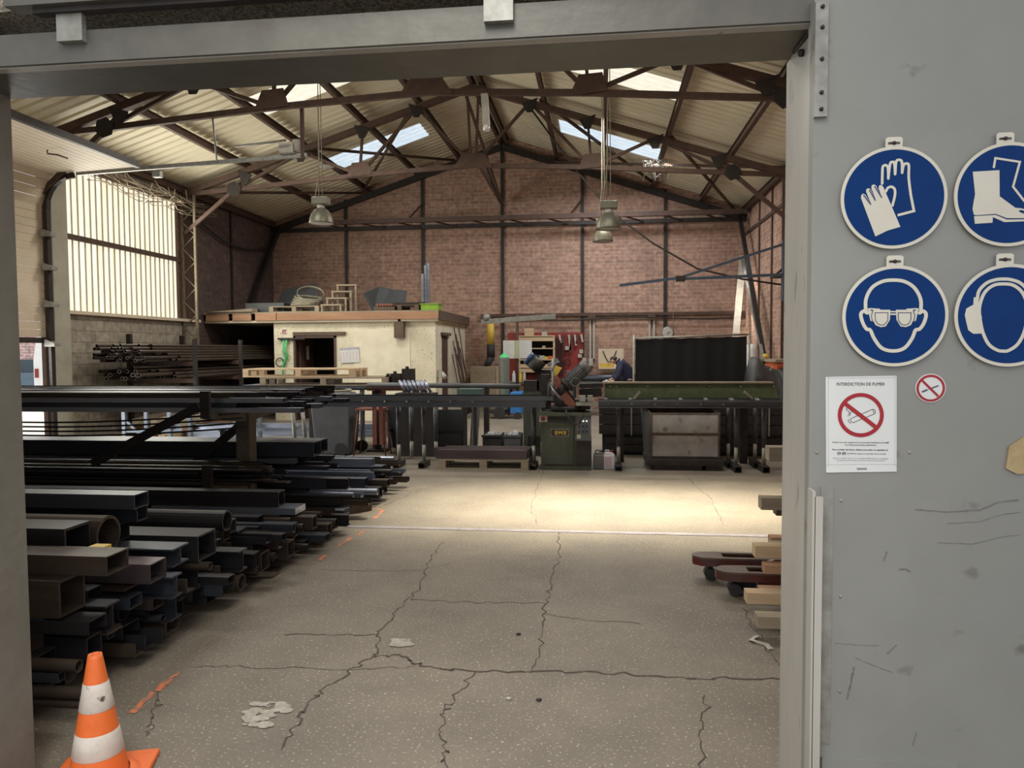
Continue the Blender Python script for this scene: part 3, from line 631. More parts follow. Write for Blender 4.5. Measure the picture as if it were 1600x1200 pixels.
stroke(mb, [G(*p) for p in spline([(640, 530), (655, 505), (680, 497), (702, 515), (703, 560), (686, 628)], 5)], 3.6, DY)
obj('rear_glove', mb, 'signwhite', t)
mb = MB()
for a, b in (((488, 555), (536, 618)), ((528, 520), (568, 590)), ((565, 495), (612, 570))): stroke(mb, [G(*a), G(*b)], 1.4, DY+.0009)
obj('finger_lines', mb, 'signline', t)
# boots
t = ring_sign(1573, 305, 1567.5, 217, 'round blue sign with white safety boots, right of the gloves')
def B(x, y): return (1480 + x/6., 200 + y/6.)
mb = MB(); poly(mb, [B(*p) for p in ((240, 410), (490, 395), (492, 640), (560, 690), (640, 748), (690, 752), (760, 770), (790, 800), (790, 845), (560, 845), (455, 805), (270, 818), (250, 812), (238, 760), (250, 680), (262, 620))], DY)
poly(mb, [B(*p) for p in ((252, 826), (455, 815), (560, 858), (800, 855), (800, 872), (535, 882), (428, 835), (425, 888), (260, 898))], DY)
obj('boot', mb, 'signwhite', t)
mb = MB(); stroke(mb, [B(*p) for p in ((437, 375), (452, 282), (682, 318), (618, 550), (735, 700), (830, 750))], 3, DY, caps=False); obj('rear_boot', mb, 'signwhite', t)
mb = MB(); poly(mb, [B(*p) for p in spline([(675, 775), (700, 770), (760, 795), (790, 815), (740, 805), (690, 790)], 4, True)], DY+.0009); obj('toe_mark', mb, 'signblue', t)
# goggles
t = ring_sign(1396, 494, 1396, 408, 'round blue sign with white head wearing safety goggles, lower left')
def E_(x, y): return (1280 + x/5., 380 + y/5.)
mb = MB(); stroke(mb, [E_(*p) for p in spline([(365, 540), (365, 440), (410, 350), (490, 300), (578, 288), (668, 300), (745, 350), (793, 440), (793, 540)], 5)], 5, DY)
stroke(mb, [E_(*p) for p in spline([(375, 545), (350, 530), (325, 555), (340, 620), (370, 670), (400, 680), (430, 745), (490, 820), (580, 842), (665, 820), (725, 745), (752, 680), (785, 670), (820, 620), (835, 555), (810, 530), (785, 545)], 4)], 5, DY)
obj('head_outline', mb, 'signwhite', t)
mb = MB()
for s in (-1, 1):
    X = lambda x: 578 + s*(x - 578)
    poly(mb, [E_(X(x), y) for x, y in ((420, 520), (556, 520), (552, 600), (520, 650), (480, 656), (440, 640), (420, 600))], DY)
    poly(mb, [E_(X(x), y) for x, y in ((378, 510), (395, 510), (420, 535), (420, 615), (400, 605), (390, 560))], DY)
    stroke(mb, [E_(X(395), 512), E_(X(470), 517)], 2, DY)
stroke(mb, [E_(555, 535), E_(602, 535)], 2, DY); stroke(mb, [E_(555, 555), E_(602, 555)], 2.2, DY)
obj('goggles', mb, 'signwhite', t)
mb = MB()
for s in (-1, 1):
    X = lambda x: 578 + s*(x - 578)
    stroke(mb, [E_(X(x), y) for x, y in ((437, 542), (538, 542), (536, 605), (512, 634), (486, 640), (456, 628), (440, 600))], .8, DY+.0009, closed=True)
    stroke(mb, [E_(X(x), y) for x, y in ((402, 522), (420, 528), (408, 565), (416, 612))], .8, DY+.0009)
obj('goggle_lines', mb, 'signline', t)
# ear defenders
t = ring_sign(1573, 493, 1567, 405, 'round blue sign with white head in ear defenders, right of the goggles')
mb = MB(); hd = [(1258, 600), (1252, 500), (1290, 390), (1360, 330), (1440, 318), (1520, 330), (1590, 390), (1630, 500), (1622, 600), (1600, 700), (1550, 790), (1480, 838), (1435, 843), (1390, 835), (1325, 790), (1280, 700)]
stroke(mb, [E_(*p) for p in spline(hd, 4, True)], 4.6, DY, closed=True)
stroke(mb, [E_(*p) for p in spline([(1235, 440), (1250, 370), (1310, 310), (1380, 285), (1440, 280), (1500, 285), (1570, 310), (1630, 370), (1645, 440)], 4)], 4.6, DY)
obj('head_outline', mb, 'signwhite', t)
for s in (-1, 1):
    X = lambda x: 1441 + s*(x - 1441)*(-1) if s > 0 else x
    mb = MB(); poly(mb, [E_(X(x), y) for x, y in ((1208, 422), (1245, 425), (1250, 560), (1270, 570), (1270, 620), (1262, 640), (1280, 705), (1205, 708), (1165, 680), (1150, 620), (1138, 560), (1150, 510), (1205, 480))], DY); obj('ear_cup', mb, 'signwhite', t)
# writing
def text(txt, cpx, cpy, wpx, mname, parent, dy, bold=False, name='lettering', hpx=None):
    cu = bpy.data.curves.new('t', 'FONT'); cu.body = txt; cu.size = 1; cu.align_x = 'CENTER'; cu.align_y = 'CENTER'; cu.extrude = .01; cu.offset = .012 if bold else 0; cu.resolution_u = 3
    to = bpy.data.objects.new('t', cu); C.objects.link(to)
    bpy.context.view_layer.update()
    me = bpy.data.meshes.new_from_object(to.evaluated_get(bpy.context.evaluated_depsgraph_get())); bpy.data.objects.remove(to)
    xs = [v.co.x for v in me.vertices]; ysx = [v.co.y for v in me.vertices]; W0 = max(xs)-min(xs); cxm = (max(xs)+min(xs))/2; cym = (max(ysx)+min(ysx))/2; H0 = max(ysx)-min(ysx)
    a = S(cpx - wpx/2, cpy, dy); b = S(cpx + wpx/2, cpy, dy); k = (b - a).length / W0; c = (a + b) / 2
    kz = k if hpx is None else (hpx / F * SY) / H0
    org = WL[parent]
    for v in me.vertices:
        x, y, z = v.co; v.co = Vector((c.x + (x-cxm)*k, c.y - z*.03, c.z + (y-cym)*kz)) - org
    me.materials.append(M[mname]); o = link(name, me, (0, 0, 0), parent); WL[o] = org; return o
ns = thing('no_smoking_notice', 'white rectangular no smoking notice reading INTERDICTION DE FUMER below the goggles sign', 'notice', tuple(S(1346, 664, .001)))
obj('notice_sheet', MB().prism([S(*p, .0025) for p in ((1290, 589), (1401, 587), (1401, 737), (1291, 738.5))], (0, .002, 0)), 'paper', ns)
D2 = .0031
text('INTERDICTION DE FUMER', 1345, 600, 75, 'ink', ns, D2, hpx=4.6)
c = (1345, 648.5)
mb = MB(); oc = [(c[0]+36*math.cos(a), c[1]+34.5*math.sin(a)) for a in [k*math.pi/32 for k in range(64)]]; ic = [(c[0]+30*math.cos(a), c[1]+28.5*math.sin(a)) for a in [k*math.pi/32 for k in range(64)]]
mb.ring([S(*p, D2+.0004) for p in oc], [S(*p, D2+.0004) for p in ic], (0, .0004, 0)); stroke(mb, [(1321, 631), (1368, 667)], 6, D2+.0004, caps=False); obj('prohibition_ring', mb, 'signred', ns)
mb = MB(); K = lambda x, y: (1270 + x*.15, 570 + y*.15)
stroke(mb, [K(*p) for p in ((395, 560), (625, 462), (648, 470), (652, 500), (640, 512), (420, 602), (400, 590), (392, 575))], .7, D2, closed=True); stroke(mb, [K(632, 465), K(628, 485), K(642, 510)], .6, D2)
stroke(mb, [K(*p) for p in spline([(375, 565), (372, 585), (395, 610)], 4)], .7, D2)
stroke(mb, [K(*p) for p in spline([(362, 445), (350, 465), (382, 495), (366, 535)], 4)], .7, D2); stroke(mb, [K(*p) for p in spline([(408, 488), (388, 510), (392, 530)], 4)], .7, D2)
obj('cigarette_drawing', mb, 'ink', ns)
mb = MB(); stroke(mb, [K(*p) for p in spline([(165, 160), (185, 140), (500, 136), (835, 132), (855, 150), (858, 600), (855, 1015), (838, 1035), (500, 1035), (180, 1038), (165, 1018), (160, 600)], 3, True)], .35, D2, closed=True); obj('border_line', mb, 'inkgrey', ns)
text('Fumer ici vous expose à une amende forfaitaire de 68€', 1345, 691.5, 88, 'ink', ns, D2, hpx=2.6)
text('ou à des poursuites judiciaires.', 1345, 695.5, 49, 'ink', ns, D2, hpx=2.6)
text('Pour arrêter de fumer, faites-vous aider en appelant le', 1344, 703, 87, 'ink', ns, D2, True, hpx=2.8)
text('39 89', 1315, 708.5, 14, 'ink', ns, D2, True, hpx=4.2)
text('(0,15€/min, depuis un poste fixe, hors surcoût)', 1354, 709, 60, 'ink', ns, D2, hpx=2)
text('Décret n° 2006-1386 du 15 novembre 2006 fixant les conditions', 1345, 716, 86, 'inkgrey', ns, D2, hpx=2)
text("d'application de l'interdiction de fumer dans les lieux collectifs", 1345, 719.5, 75, 'inkgrey', ns, D2, hpx=2)
mb = MB()
for i in range(16): 
    if i % 3 != 1: stroke(mb, [(1339.3 + i*.95, 731.2), (1339.3 + i*.95, 734)], .6, D2, caps=False)
obj('bar_mark', mb, 'ink', ns)
s2 = thing('no_smoking_sticker', 'small round red and white no smoking sticker below the ear defender sign', 'sticker', tuple(S(1453.5, 606, .001)))
c = S(1453.5, 606.5, 0); r0 = .0397
obj('sticker_disc', MB().prism(circ(c.x, c.z, r0, SY-.0025, 48), (0, .002, 0)), 'paper', s2)
mb = MB().ring(circ(c.x, c.z, r0*.94, SY-.0032), circ(c.x, c.z, r0*.78, SY-.0032), (0, .0005, 0)); stroke(mb, [(1440.5, 594), (1466, 619)], 3.2, .0033, caps=False); obj('prohibition_ring', mb, 'signred', s2)
mb = MB(); stroke(mb, [(1440.5, 612.5), (1449, 609)], 2.4, .0028, caps=False); stroke(mb, [(1455, 606.8), (1466.5, 602.5)], 1.9, .0028, caps=False); stroke(mb, [(1449, 609), (1455, 606.8)], .5, .0028)
obj('cigarette_drawing', mb, 'ink', s2)
# ============================================================ CONTENTS
# ------------------------------------------------------------ steel stock
def profile(kind, w_, h_):
    """outline (y,z) with z from 0; returns outer, inner or None"""
    t = max(.003, min(w_, h_) * .07)
    R = lambda a, b, c, d: [(a, b), (c, b), (c, d), (a, d)]
    a = w_ / 2
    if kind == 'square': return R(-a, 0, a, h_), R(-a+t, t, a-t, h_-t)
    if kind == 'flat': return R(-a, 0, a, h_), None
    if kind == 'round':
        f = lambda r: [(r*math.cos(2*math.pi*i/20), a + r*math.sin(2*math.pi*i/20)) for i in range(20)]
        return f(a), f(a * .84)
    if kind == 'rod': return [(a*math.cos(2*math.pi*i/12), a + a*math.sin(2*math.pi*i/12)) for i in range(12)], None
    if kind == 'angle': return [(-a, 0), (a, 0), (a, t*1.4), (-a+t*1.4, t*1.4), (-a+t*1.4, h_), (-a, h_)], None
    if kind == 'channel': return [(-a, 0), (a, 0), (a, h_), (a-t, h_), (a-t, t*1.3), (-a+t, t*1.3), (-a+t, h_), (-a, h_)], None
    if kind == 'upchannel': return [(-a, 0), (-a+t, 0), (-a+t, h_-t*1.3), (a-t, h_-t*1.3), (a-t, 0), (a, 0), (a, h_), (-a, h_)], None
    if kind == 'ibeam':
        t *= .9; return [(-a, 0), (a, 0), (a, t*1.5), (t/2, t*1.5), (t/2, h_-t*1.5), (a, h_-t*1.5), (a, h_), (-a, h_), (-a, h_-t*1.5), (-t/2, h_-t*1.5), (-t/2, t*1.5), (-a, t*1.5)], None
KN = {'square': 'square_tube', 'flat': 'flat_bar', 'round': 'round_tube', 'rod': 'round_bar', 'angle': 'angle_bar', 'channel': 'channel_bar', 'upchannel': 'channel_bar', 'ibeam': 'i_beam'}
KL = {'square': 'box section', 'flat': 'flat bar', 'round': 'round tube', 'rod': 'round bar', 'angle': 'angle bar', 'channel': 'channel', 'upchannel': 'channel', 'ibeam': 'I beam'}
def stock(kind, xe, y, z, w_, h_, L, m, label, group=None, yaw=0., pitch=0., direction=-1, name=None):
    """a bar whose visible end stands at x = xe, running away along -x"""
    o, i = profile(kind, w_, h_); mb = MB()
    P = lambda q, x=0: Vector((x, q[0], q[1]))
    if i: mb.ring([P(q) for q in o], [P(q) for q in i], (direction * L, 0, 0))
    else: mb.prism([P(q) for q in o], (direction * L, 0, 0))
    b = obj(name or KN[kind], mb, m, local=True); b.location = (xe, y, z); b.rotation_euler = (0, pitch, yaw)
    b['label'] = label; b['category'] = 'steel bar' if kind not in ('round', 'square') else 'steel tube'
    if group: b['group'] = group
    return b
MC = {'steel_blue': 'blue grey', 'steel_black': 'black', 'steel_rust': 'brown', 'steel_plum': 'dull purple brown', 'steel_light': 'bright grey'}
RES = .005
top = [0.0] * 1400           # height reached by the floor stock at every 5 mm of y
def drop(kind, xe, y, w_, h_, m, zone, L=5.8, yaw=0, lab=None):
    a = int((y - w_/2) / RES); b = int((y + w_/2) / RES) + 1
    z = max(top[a:b]) + .001
    for k in range(a, b): top[k] = z + h_
    if lab: stock(kind, xe, y, z, w_, h_, L, m, lab, yaw=0)
    else: stock(kind, xe, y, z, w_, h_, L, m, '%s %s in the floor stock pile %s' % (MC[m], KL[kind], zone), '%ss in the floor stock %s' % (KL[kind], zone), 0)
    return z
R2 = random.Random(11)
# timber bearers under the pile
for x in (-3.1, -5.4, -7.6):
    o = obj('timber_bearer', MB().box((x-.05, 2.75, 0), (x+.05, 6.3, .08)), 'wood_dark'); tag(o, 'dark timber bearer under the floor pile of steel stock', 'timber', 'timber bearers under the steel pile')
for k in range(int(2.75/RES), int(6.3/RES)): top[k] = .08
for k in range(int(6.42/RES), int(6.62/RES)): top[k] = 9
prof = [(2.8, .34), (3.05, .38), (3.3, .42), (3.8, .40), (4.2, .36), (4.6, .34), (5.0, .32), (5.5, .32), (6.2, .30)]
def pz(y):
    if 5.7 < y < 6.7: return .2
    if y <= prof[0][0]: return prof[0][1]
    for (a, b), (c, d) in zip(prof, prof[1:]):
        if y <= c: return b + (d-b)*(y-a)/(c-a)
    return prof[-1][1]
def fill(y0, y1, zone, pal, xe, n, hmax):
    for it in range(n):
        kind, w_, h_, ms = R2.choice(pal); s = R2.uniform(.8, 1.15); w_ *= s; h_ *= s
        best = None
        for k in range(14):
            y = R2.uniform(y0 + w_/2, y1 - w_/2); a = int((y-w_/2)/RES); b = int((y+w_/2)/RES)+1; z = max(top[a:b]); gap = sum(z - t for t in top[a:b]) * RES
            sc_ = z + gap * 8 - hmax(y)
            if z + h_ <= hmax(y) + .03 and (best is None or sc_ < best[0]): best = (sc_, y, z)
        if best is None: continue
        _, y, z = best
        drop(kind, xe(y, z) + R2.uniform(-.22, .16), y, w_, h_, R2.choice(ms), zone)
PAL = [('square', .10, .06, ['steel_black', 'steel_rust', 'steel_blue']), ('square', .12, .12, ['steel_black', 'steel_rust']), ('round', .10, .10, ['steel_black', 'steel_rust']), ('round', .05, .05, ['steel_rust', 'steel_black']),
       ('ibeam', .10, .12, ['steel_black', 'steel_blue']), ('channel', .11, .06, ['steel_rust', 'steel_black']), ('upchannel', .12, .06, ['steel_blue', 'steel_black']), ('angle', .07, .07, ['steel_rust', 'steel_black']), ('square', .05, .05, ['steel_black', 'steel_blue']), ('flat', .12, .012, ['steel_rust', 'steel_blue'])]
xe1 = lambda y, z: -2.28 - .28 * z
# three round tubes lie at the foot of the near pile
fill(2.8, 4.3, 'nearest the doorway', PAL, xe1, 95, pz)
fill(4.3, 6.3, 'beyond the near rack arm', PAL, xe1, 75, pz)
# recognisable pieces on top of the pile
def sig(kind, px, py, xe, w_, h_, m, lab, L=5.8):
    p = ax(px, py, xe); return drop(kind, xe, p.y, w_, h_, m, '', L, 0, lab)
sig('square', 112, 900, -2.42, .17, .17, 'steel_rust', 'very large brown box section high in the near pile behind the left jamb')
sig('square', 187, 975, -2.25, .16, .09, 'steel_rust', 'wide brown box section low in the near pile behind the cone')
sig('square', 325, 920, -2.3, .2, .15, 'steel_black', 'large black box section with a wide pale top in the middle of the pile')
sig('ibeam', 285, 962, -2.3, .16, .1, 'steel_blue', 'blue grey I beam just in front of the large black box section')
sig('square', 250, 1000, -2.25, .14, .1, 'steel_plum', 'dull purple box section tilted in the lower near pile')
sig('square', 333, 885, -2.5, .13, .09, 'steel_blue', 'blue grey box section behind the large black one')
sig('round', 357, 895, -2.35, .13, .13, 'steel_black', 'thick black round tube with an open end beside the blue grey box section')
sig('round', 170, 830, -2.6, .2, .2, 'steel_rust', 'widest brown round tube sticking out of the near pile under the box sections')
sig('square', 122, 845, -2.62, .19, .2, 'steel_black', 'very large dark box section stacked high near the left jamb')
sig('square', 192, 770, -2.7, .1, .1, 'steel_black', 'topmost near box section, dark with a pale upper edge')
sig('square', 222, 788, -2.62, .1, .1, 'steel_blue', 'second topmost near box section, longer and blue on its upper face')
sig('square', 222, 812, -2.55, .13, .08, 'steel_blue', 'bright topped box section below the longest near one')
sig('square', 365, 848, -2.55, .09, .09, 'steel_plum', 'slim plum coloured box section lying over the middle of the pile')
sig('square', 355, 862, -2.5, .1, .08, 'steel_rust', 'brown box section beside the slim plum coloured one')
sig('flat', 470, 825, -2.35, .2, .05, 'steel_light', 'bright grey wrapped bundle on the far part of the pile', 1.2)
sig('square', 440, 775, -2.5, .12, .12, 'steel_black', 'large dark box section next to the rack post foot')
tag(obj('yellow_offcut', MB().box((-2.46, 3.22, .62), (-2.38, 3.32, .66)), 'yellow'), 'small bright yellow offcut in the near pile behind the left jamb', 'offcut')
for i, (y, z) in enumerate(((2.62, 0), (2.70, 0), (2.78, 0), (2.66, .07))):
    pass
for i, (px, py) in enumerate(((178, 1062), (190, 1062), (202, 1058), (200, 1045))):
    y = 3.0 + i*.075 if i < 3 else 3.08
# far floor stock beyond the rack
top2 = [0.0]*1400
top = [0.0]*2400
for x in (-3.0, -5.6):
    o = obj('timber_bearer', MB().box((x-.05, 6.35, 0), (x+.05, 8.5, .07)), 'wood_dark'); tag(o, 'dark timber bearer under the far floor stock beyond the rack', 'timber', 'timber bearers under the far stock')
for k in range(int(6.35/RES), int(8.5/RES)): top[k] = .07
for k in range(0, int(6.62/RES)): top[k] = 9
PAL2 = [('square', .1, .1, ['steel_blue', 'steel_black']), ('square', .14, .09, ['steel_blue', 'steel_rust']), ('round', .06, .06, ['steel_light', 'steel_black']), ('channel', .1, .05, ['steel_light', 'steel_rust']), ('square', .05, .05, ['steel_light', 'steel_blue']), ('angle', .07, .07, ['steel_rust'])]
fill(6.63, 8.45, 'beyond the rack', PAL2, lambda y, z: -2.3 - .05*(y-7) , 70, lambda y: .17 if y < 7.5 else .33)
def at_end(kind, px, py_top, py_bot, xe, m, lab, L=5, wr=1.):
    a = ax(px, py_top, xe); b = ax(px, py_bot, xe); h_ = a.z - b.z; w_ = h_ * wr
    i0 = int((a.y - w_/2)/RES); i1 = int((a.y + w_/2)/RES)+1
    z = max([t for t in top[i0:i1] if t < 5] or [.3]) + .001
    while top[i0] > 5: i0 += 1; i1 += 1; a.y += RES
    for k in range(i0, i1): top[k] = z + h_
    stock(kind, xe, a.y, z, w_, h_, L, m, lab)
at_end('square', 583, 709, 722, -2.42, 'steel_light', 'long bright topped box section reaching furthest towards the saw', 5, 1.2)
at_end('square', 572, 723, 737, -2.4, 'steel_blue', 'blue grey box section just in front of the longest bright one', 5, 1.2)
at_end('square', 480, 744, 760, -2.85, 'steel_plum', 'purple grey box section with a dark open end beside the rack post', 5, 1.)
at_end('round', 552, 762, 770, -2.35, 'steel_light', 'thin bright tube poking out of the far stock', 4, 1)
at_end('upchannel', 505, 771, 787, -2.55, 'steel_blue', 'wide blue grey channel in the far stock behind the rack post', 5, 1.3)
at_end('ibeam', 538, 787, 804, -2.35, 'steel_black', 'black sheet sided beam at the front of the far stock', 5, 1.0)
p = az(577, 797); q = az(500, 815)
tag(obj('square_tube', MB().beam((p.x, p.y, .05), (-2.95, p.y-.75, .05), .1, .09), 'steel_rust'), 'dark brown tube lying askew on the floor at the end of the pile', 'steel tube')
tag(obj('steel_plate', MB().prism([az(*c) for c in ((394, 903), (395, 890), (440, 888), (425, 904))], (0, 0, .02)), 'steel_rust'), 'flat brown plate lying on the floor at the foot of the pile', 'plate')
# cantilever rack
rk = [( -3.28, 6.52), (-7.2, 6.52)]
for i, (x, y) in enumerate(rk):
    r = thing('cantilever_rack', 'brown steel cantilever rack column with arms, ' + ('at the free ends of the stock' if i == 0 else 'near the left wall'), 'rack', (x, y, 0), group='rack columns')
    obj('column', MB().box((x-.065, y-.07, 0), (x+.065, y+.07, 1.12)), 'wood_dark' if 0 else M['rackpaint'] if 'rackpaint' in M else M.setdefault('rackpaint', mat('rack_brown_paint', (.16, .135, .10), (.11, .09, .07), .6, .1, 4)), r)
    obj('foot', MB().box((x-.07, y-.6, 0), (x+.07, y+.1, .05)), 'dark', r)
    for z in (.455, 1.08):
        obj('arm', MB().prism([(x-.04, y-.68, z), (x-.04, y-.68, z-.05), (x-.04, y-.05, z-.13), (x-.04, y+.9, z-.08), (x-.04, y+.9, z)], (.08, 0, 0)), 'rackpaint', r)
        obj('end_stop', MB().box((x-.04, y-.72, z-.04), (x+.04, y-.68, z+.19)), 'dark', r)
    obj('brace', MB().beam((x-.07, y, .9), (x-.9, y, .25), .04, .07), 'dark', r)
def rack(z0, y0, y1, n, layers, zone, xf, pal, sag=0):
    r = random.Random(int(z0*100) + n)
    z = z0 + .001
    for l in range(layers):
        y = y0 + r.uniform(0, .04); hm = 0
        while y < y1 - .05:
            kind, w_, h_, ms = r.choice(pal); 
            stock(kind, xf + r.uniform(-.35, .3) - l*.05, y + w_/2, z, w_, h_, 5.6, r.choice(ms), '', None)
            o = C.objects[-1]; mname = o.data.materials[0].name
            key = [k for k in MC if M[k].name == mname][0]
            o['label'] = '%s %s on the %s' % (MC[key], KL[kind], zone); o['group'] = '%ss on the %s' % (KL[kind], zone)
            y += w_ + r.uniform(.004, .02); hm = max(hm, h_)
        z += hm + .002
PF = [('flat', .09, .012, ['steel_rust', 'steel_black']), ('flat', .06, .012, ['steel_rust']), ('square', .05, .025, ['steel_blue', 'steel_black']), ('angle', .05, .03, ['steel_black', 'steel_rust']), ('rod', .02, .02, ['steel_black'])]
PG = [('square', .07, .035, ['steel_black', 'steel_blue']), ('square', .09, .04, ['steel_blue', 'steel_light']), ('angle', .07, .04, ['steel_black']), ('channel', .09, .04, ['steel_rust', 'steel_black'])]
rack(1.08, 5.9, 7.35, 3, 4, 'upper rack arms', -2.75, PG)
rack(.455, 5.9, 6.45, 2, 5, 'lower front rack arms', -2.95, PF)
rack(.455, 6.6, 7.35, 5, 3, 'lower rear rack arms', -2.85, PG)
stock('square', -2.72, 6.85, .455+.13, .2, .14, 5.6, 'steel_blue', 'large blue grey box section high on the lower rear rack arms', name='square_tube')
stock('square', -2.75, 7.1, .455+.13, .2, .13, 5.6, 'steel_blue', 'large box section behind the other large one on the rear rack arms')
# thin bars sagging from the upper layer and one dropping down diagonally
r = random.Random(4)
for i in range(4):
    y = 5.95 + i*.05; z = 1.02 - i*.045; mb = MB().tube([(-6.2 + k*.35, y, z - .06*math.sin(math.pi*k/9) + k*.006) for k in range(10)], .008, 5)
    tag(obj('sagging_rod', mb, 'steel_black'), 'thin black rod sagging under the upper rack layer above the daylight gap', 'steel bar', 'sagging rods under the upper layer')
a, b = ax(170, 706, -4.4), ax(330, 632, -3.35)
tag(obj('leaning_bar', MB().beam((-4.35, 5.86, .64), (-3.36, 5.86, 1.14), .04, .07), 'steel_black'), 'black bar leaning diagonally between the two rack levels', 'steel bar')
# far blue beams on the floor beyond the rack
for i, (y, z, x1, m_, h_) in enumerate(((13.3, 0, -3.6, 'steel_light', .12), (13.6, 0, -3.7, 'steel_blue', .12), (13.45, .125, -3.9, 'steel_light', .1), (12.9, 0, -7.0, 'steel_light', .14), (13.0, .145, -6.6, 'steel_light', .1))):
    stock('ibeam', x1, y, z, .14, h_, 4.2 if i < 3 else 1.8, m_, 'long pale blue beam on the floor behind the wheelie bin, ' + ('front of the stack', 'rear of the stack', 'top of the stack', 'left end front', 'left end top')[i])
# tube bundles along the left wall
R3 = random.Random(9)
def bundle(z0, x0, x1, rows, r_, lab, grp, y0=12.2, L=6.0):
    for j in range(rows):
        x = x0 + (j % 2) * r_
        while x < x1 - (j*.06):
            l = L + R3.uniform(-.2, .2); ys = y0 + R3.uniform(-.25, .5)*(1 if x < (x0+x1)/2 else 1.6) ; z = z0 + r_ + j*r_*1.78
            mb = MB(); k = 10
            f = lambda rr, yy: [Vector((x + rr*math.cos(2*math.pi*i/k), yy, z + rr*math.sin(2*math.pi*i/k))) for i in range(k)]
            mb.ring(f(r_*.97, ys), f(r_*.8, ys), (0, l, 0))
            o = obj('round_tube', mb, 'steel_rust'); tag(o, lab, 'steel tube', grp)
            x += 2*r_ + .002
bundle(1.42, -8.85, -7.75, 6, .03, 'thin brown tube in the upper bundle on the left wall rack', 'upper tube bundle at the left wall')
bundle(1.10, -8.8, -7.75, 3, .035, 'brown tube in the lower bundle on the left wall rack', 'lower tube bundle at the left wall')
for y in (13.2, 15.0, 17.0):
    r = thing('wall_rack', 'dark bracket rack carrying tube bundles along the left wall, ' + {13.2: 'nearest bay', 15.0: 'middle bay', 17.0: 'far bay'}[y], 'rack', (-8.4, y, 0), group='wall racks')
    obj('post', MB().box((-9.0, y-.04, 0), (-8.92, y+.04, 1.95)), 'dark', r); obj('post', MB().box((-7.66, y-.04, 0), (-7.6, y+.04, 1.85)), 'dark', r)
    for z in (1.07, 1.39): obj('arm', MB().box((-8.92, y-.04, z-.06), (-7.66, y+.04, z+.025)), 'rust', r)
# loose timbers on the floor by the pillar
R4 = random.Random(3)
for i in range(9):
    x = -8.75 + i*.16; mm = ['wood', 'wood_orange', 'wood_old'][i % 3]; zz = .0 + (i % 3) * .13
    mb = MB().beam((x, 12.5 + R4.uniform(-.2, .4), .06 + zz), (x + .1, 15.6, .06 + zz + .25*(i % 3 == 2)), .13, .11)
    tag(obj('timber_beam', mb, mm), ['pale', 'orange brown', 'weathered grey'][i % 3] + ' sawn timber in the heap beside the cream pillar', 'timber', ['pale', 'orange brown', 'weathered'][i % 3] + ' timbers beside the pillar')
# ------------------------------------------------------------ outside the raised door
v = thing('van', 'white delivery van parked in the bright yard beyond the raised door', 'van', (-15.2, 20.5, 0))
vx = ay(52, 560, 19).x + 16.2
mb = MB().prism([(vx-16.2, 19, .35), (vx-14.2, 19, .35), (vx-14.2, 19, 2.5), (vx-14.9, 19, 2.6), (vx-16.0, 19, 2.5), (vx-16.2, 19, 1.4)], (0, 5, 0)); obj('body', mb, 'vanwhite', v)
obj('tail_light', MB().box((vx-16.15, 18.97, .9), (vx-16.05, 19, 1.15)), 'red', v); obj('rear_window', MB().box((vx-15.8, 18.97, 1.55), (vx-14.5, 19.0, 2.2)), 'glassdark', v)
for x in (vx-16.0, vx-14.4): obj('wheel', MB().cyl((x-.12, 20, .35), (x+.12, 20, .35), .35, n=20), 'black', v)
cr = thing('car', 'dark blue car parked beside the white van outside', 'car', (-18.2, 20.6, 0))
kx = ay(50, 560, 20).x + 17.3
obj('body', MB().prism([(kx-19, 20, .3), (kx-17.3, 20, .3), (kx-17.3, 20, 1.0), (kx-19, 20, 1.0)], (0, 4, 0)), 'carblue', cr)
obj('cabin', MB().prism([(kx-18.95, 20.4, 1.0), (kx-17.35, 20.4, 1.0), (kx-17.6, 20.4, 1.4), (kx-18.7, 20.4, 1.4)], (0, 2.4, 0)), 'glassdark', cr)
for x in (kx-18.85, kx-17.45): obj('wheel', MB().cyl((x-.1, 20.5, .32), (x+.1, 20.5, .32), .32, n=20), 'black', cr)
tag(obj('garden_wall', MB().box((-40, 27, 0), (-12, 27.3, 5)), M['brick_out_x'] if 'brick_out_x' in M else M.setdefault('brick_out_x', brick('brick_outside_x', (.62, .38, .36), (.5, .3, .3), (.75, .65, .62), .3, .12, .02, (0, 2)))), 'red brick wall across the yard seen through the raised door', 'wall')

# ------------------------------------------------------------ office block
OX0, OX1, OY = -7.47, -3.66, 16.3
ofc = thing('office_cabin', 'cream rendered office block with a dark doorway and flat timber roof', 'cabin', ((OX0+OX1)/2, 18, 0))
mb = MB().box((OX0, OY, 0), (-6.98, OY+.15, 2.26)).box((-6.0, OY, 0), (OX1, OY+.15, 2.26)).box((-6.98, OY, 1.93), (-6.0, OY+.15, 2.26))
mb.box((OX1-.15, OY+.15, 0), (OX1, 16.95, 2.26)).box((OX1-.15, 17.7, 0), (OX1, YB-.01, 2.26)).box((OX1-.15, 16.95, 1.95), (OX1, 17.7, 2.26)).box((OX0, OY+.15, 0), (OX0+.15, YB-.01, 2.26))
obj('wall', mb, 'plaster', ofc)
obj('repair_patch', MB().box((-5.55, OY-.012, .0), (-4.25, OY, 2.08)), 'plaster_smooth', ofc)
obj('roof_slab', MB().box((-9.1, OY-.1, 2.26), (OX1+.08, YB-.01, 2.31)), 'cream', ofc)
obj('roof_deck', MB().box((-9.1, OY-.14, 2.47), (OX1+.1, YB-.01, 2.5)), 'wood_old', ofc)
for x0, x1 in ((-9.05, -8.5), (-8.4, -7.95), (-7.85, -7.35), (-7.33, OX1+.1)): obj('fascia_board', MB().box((x0, OY-.14, 2.31), (x1, OY-.1, 2.47)), 'wood_orange', ofc)
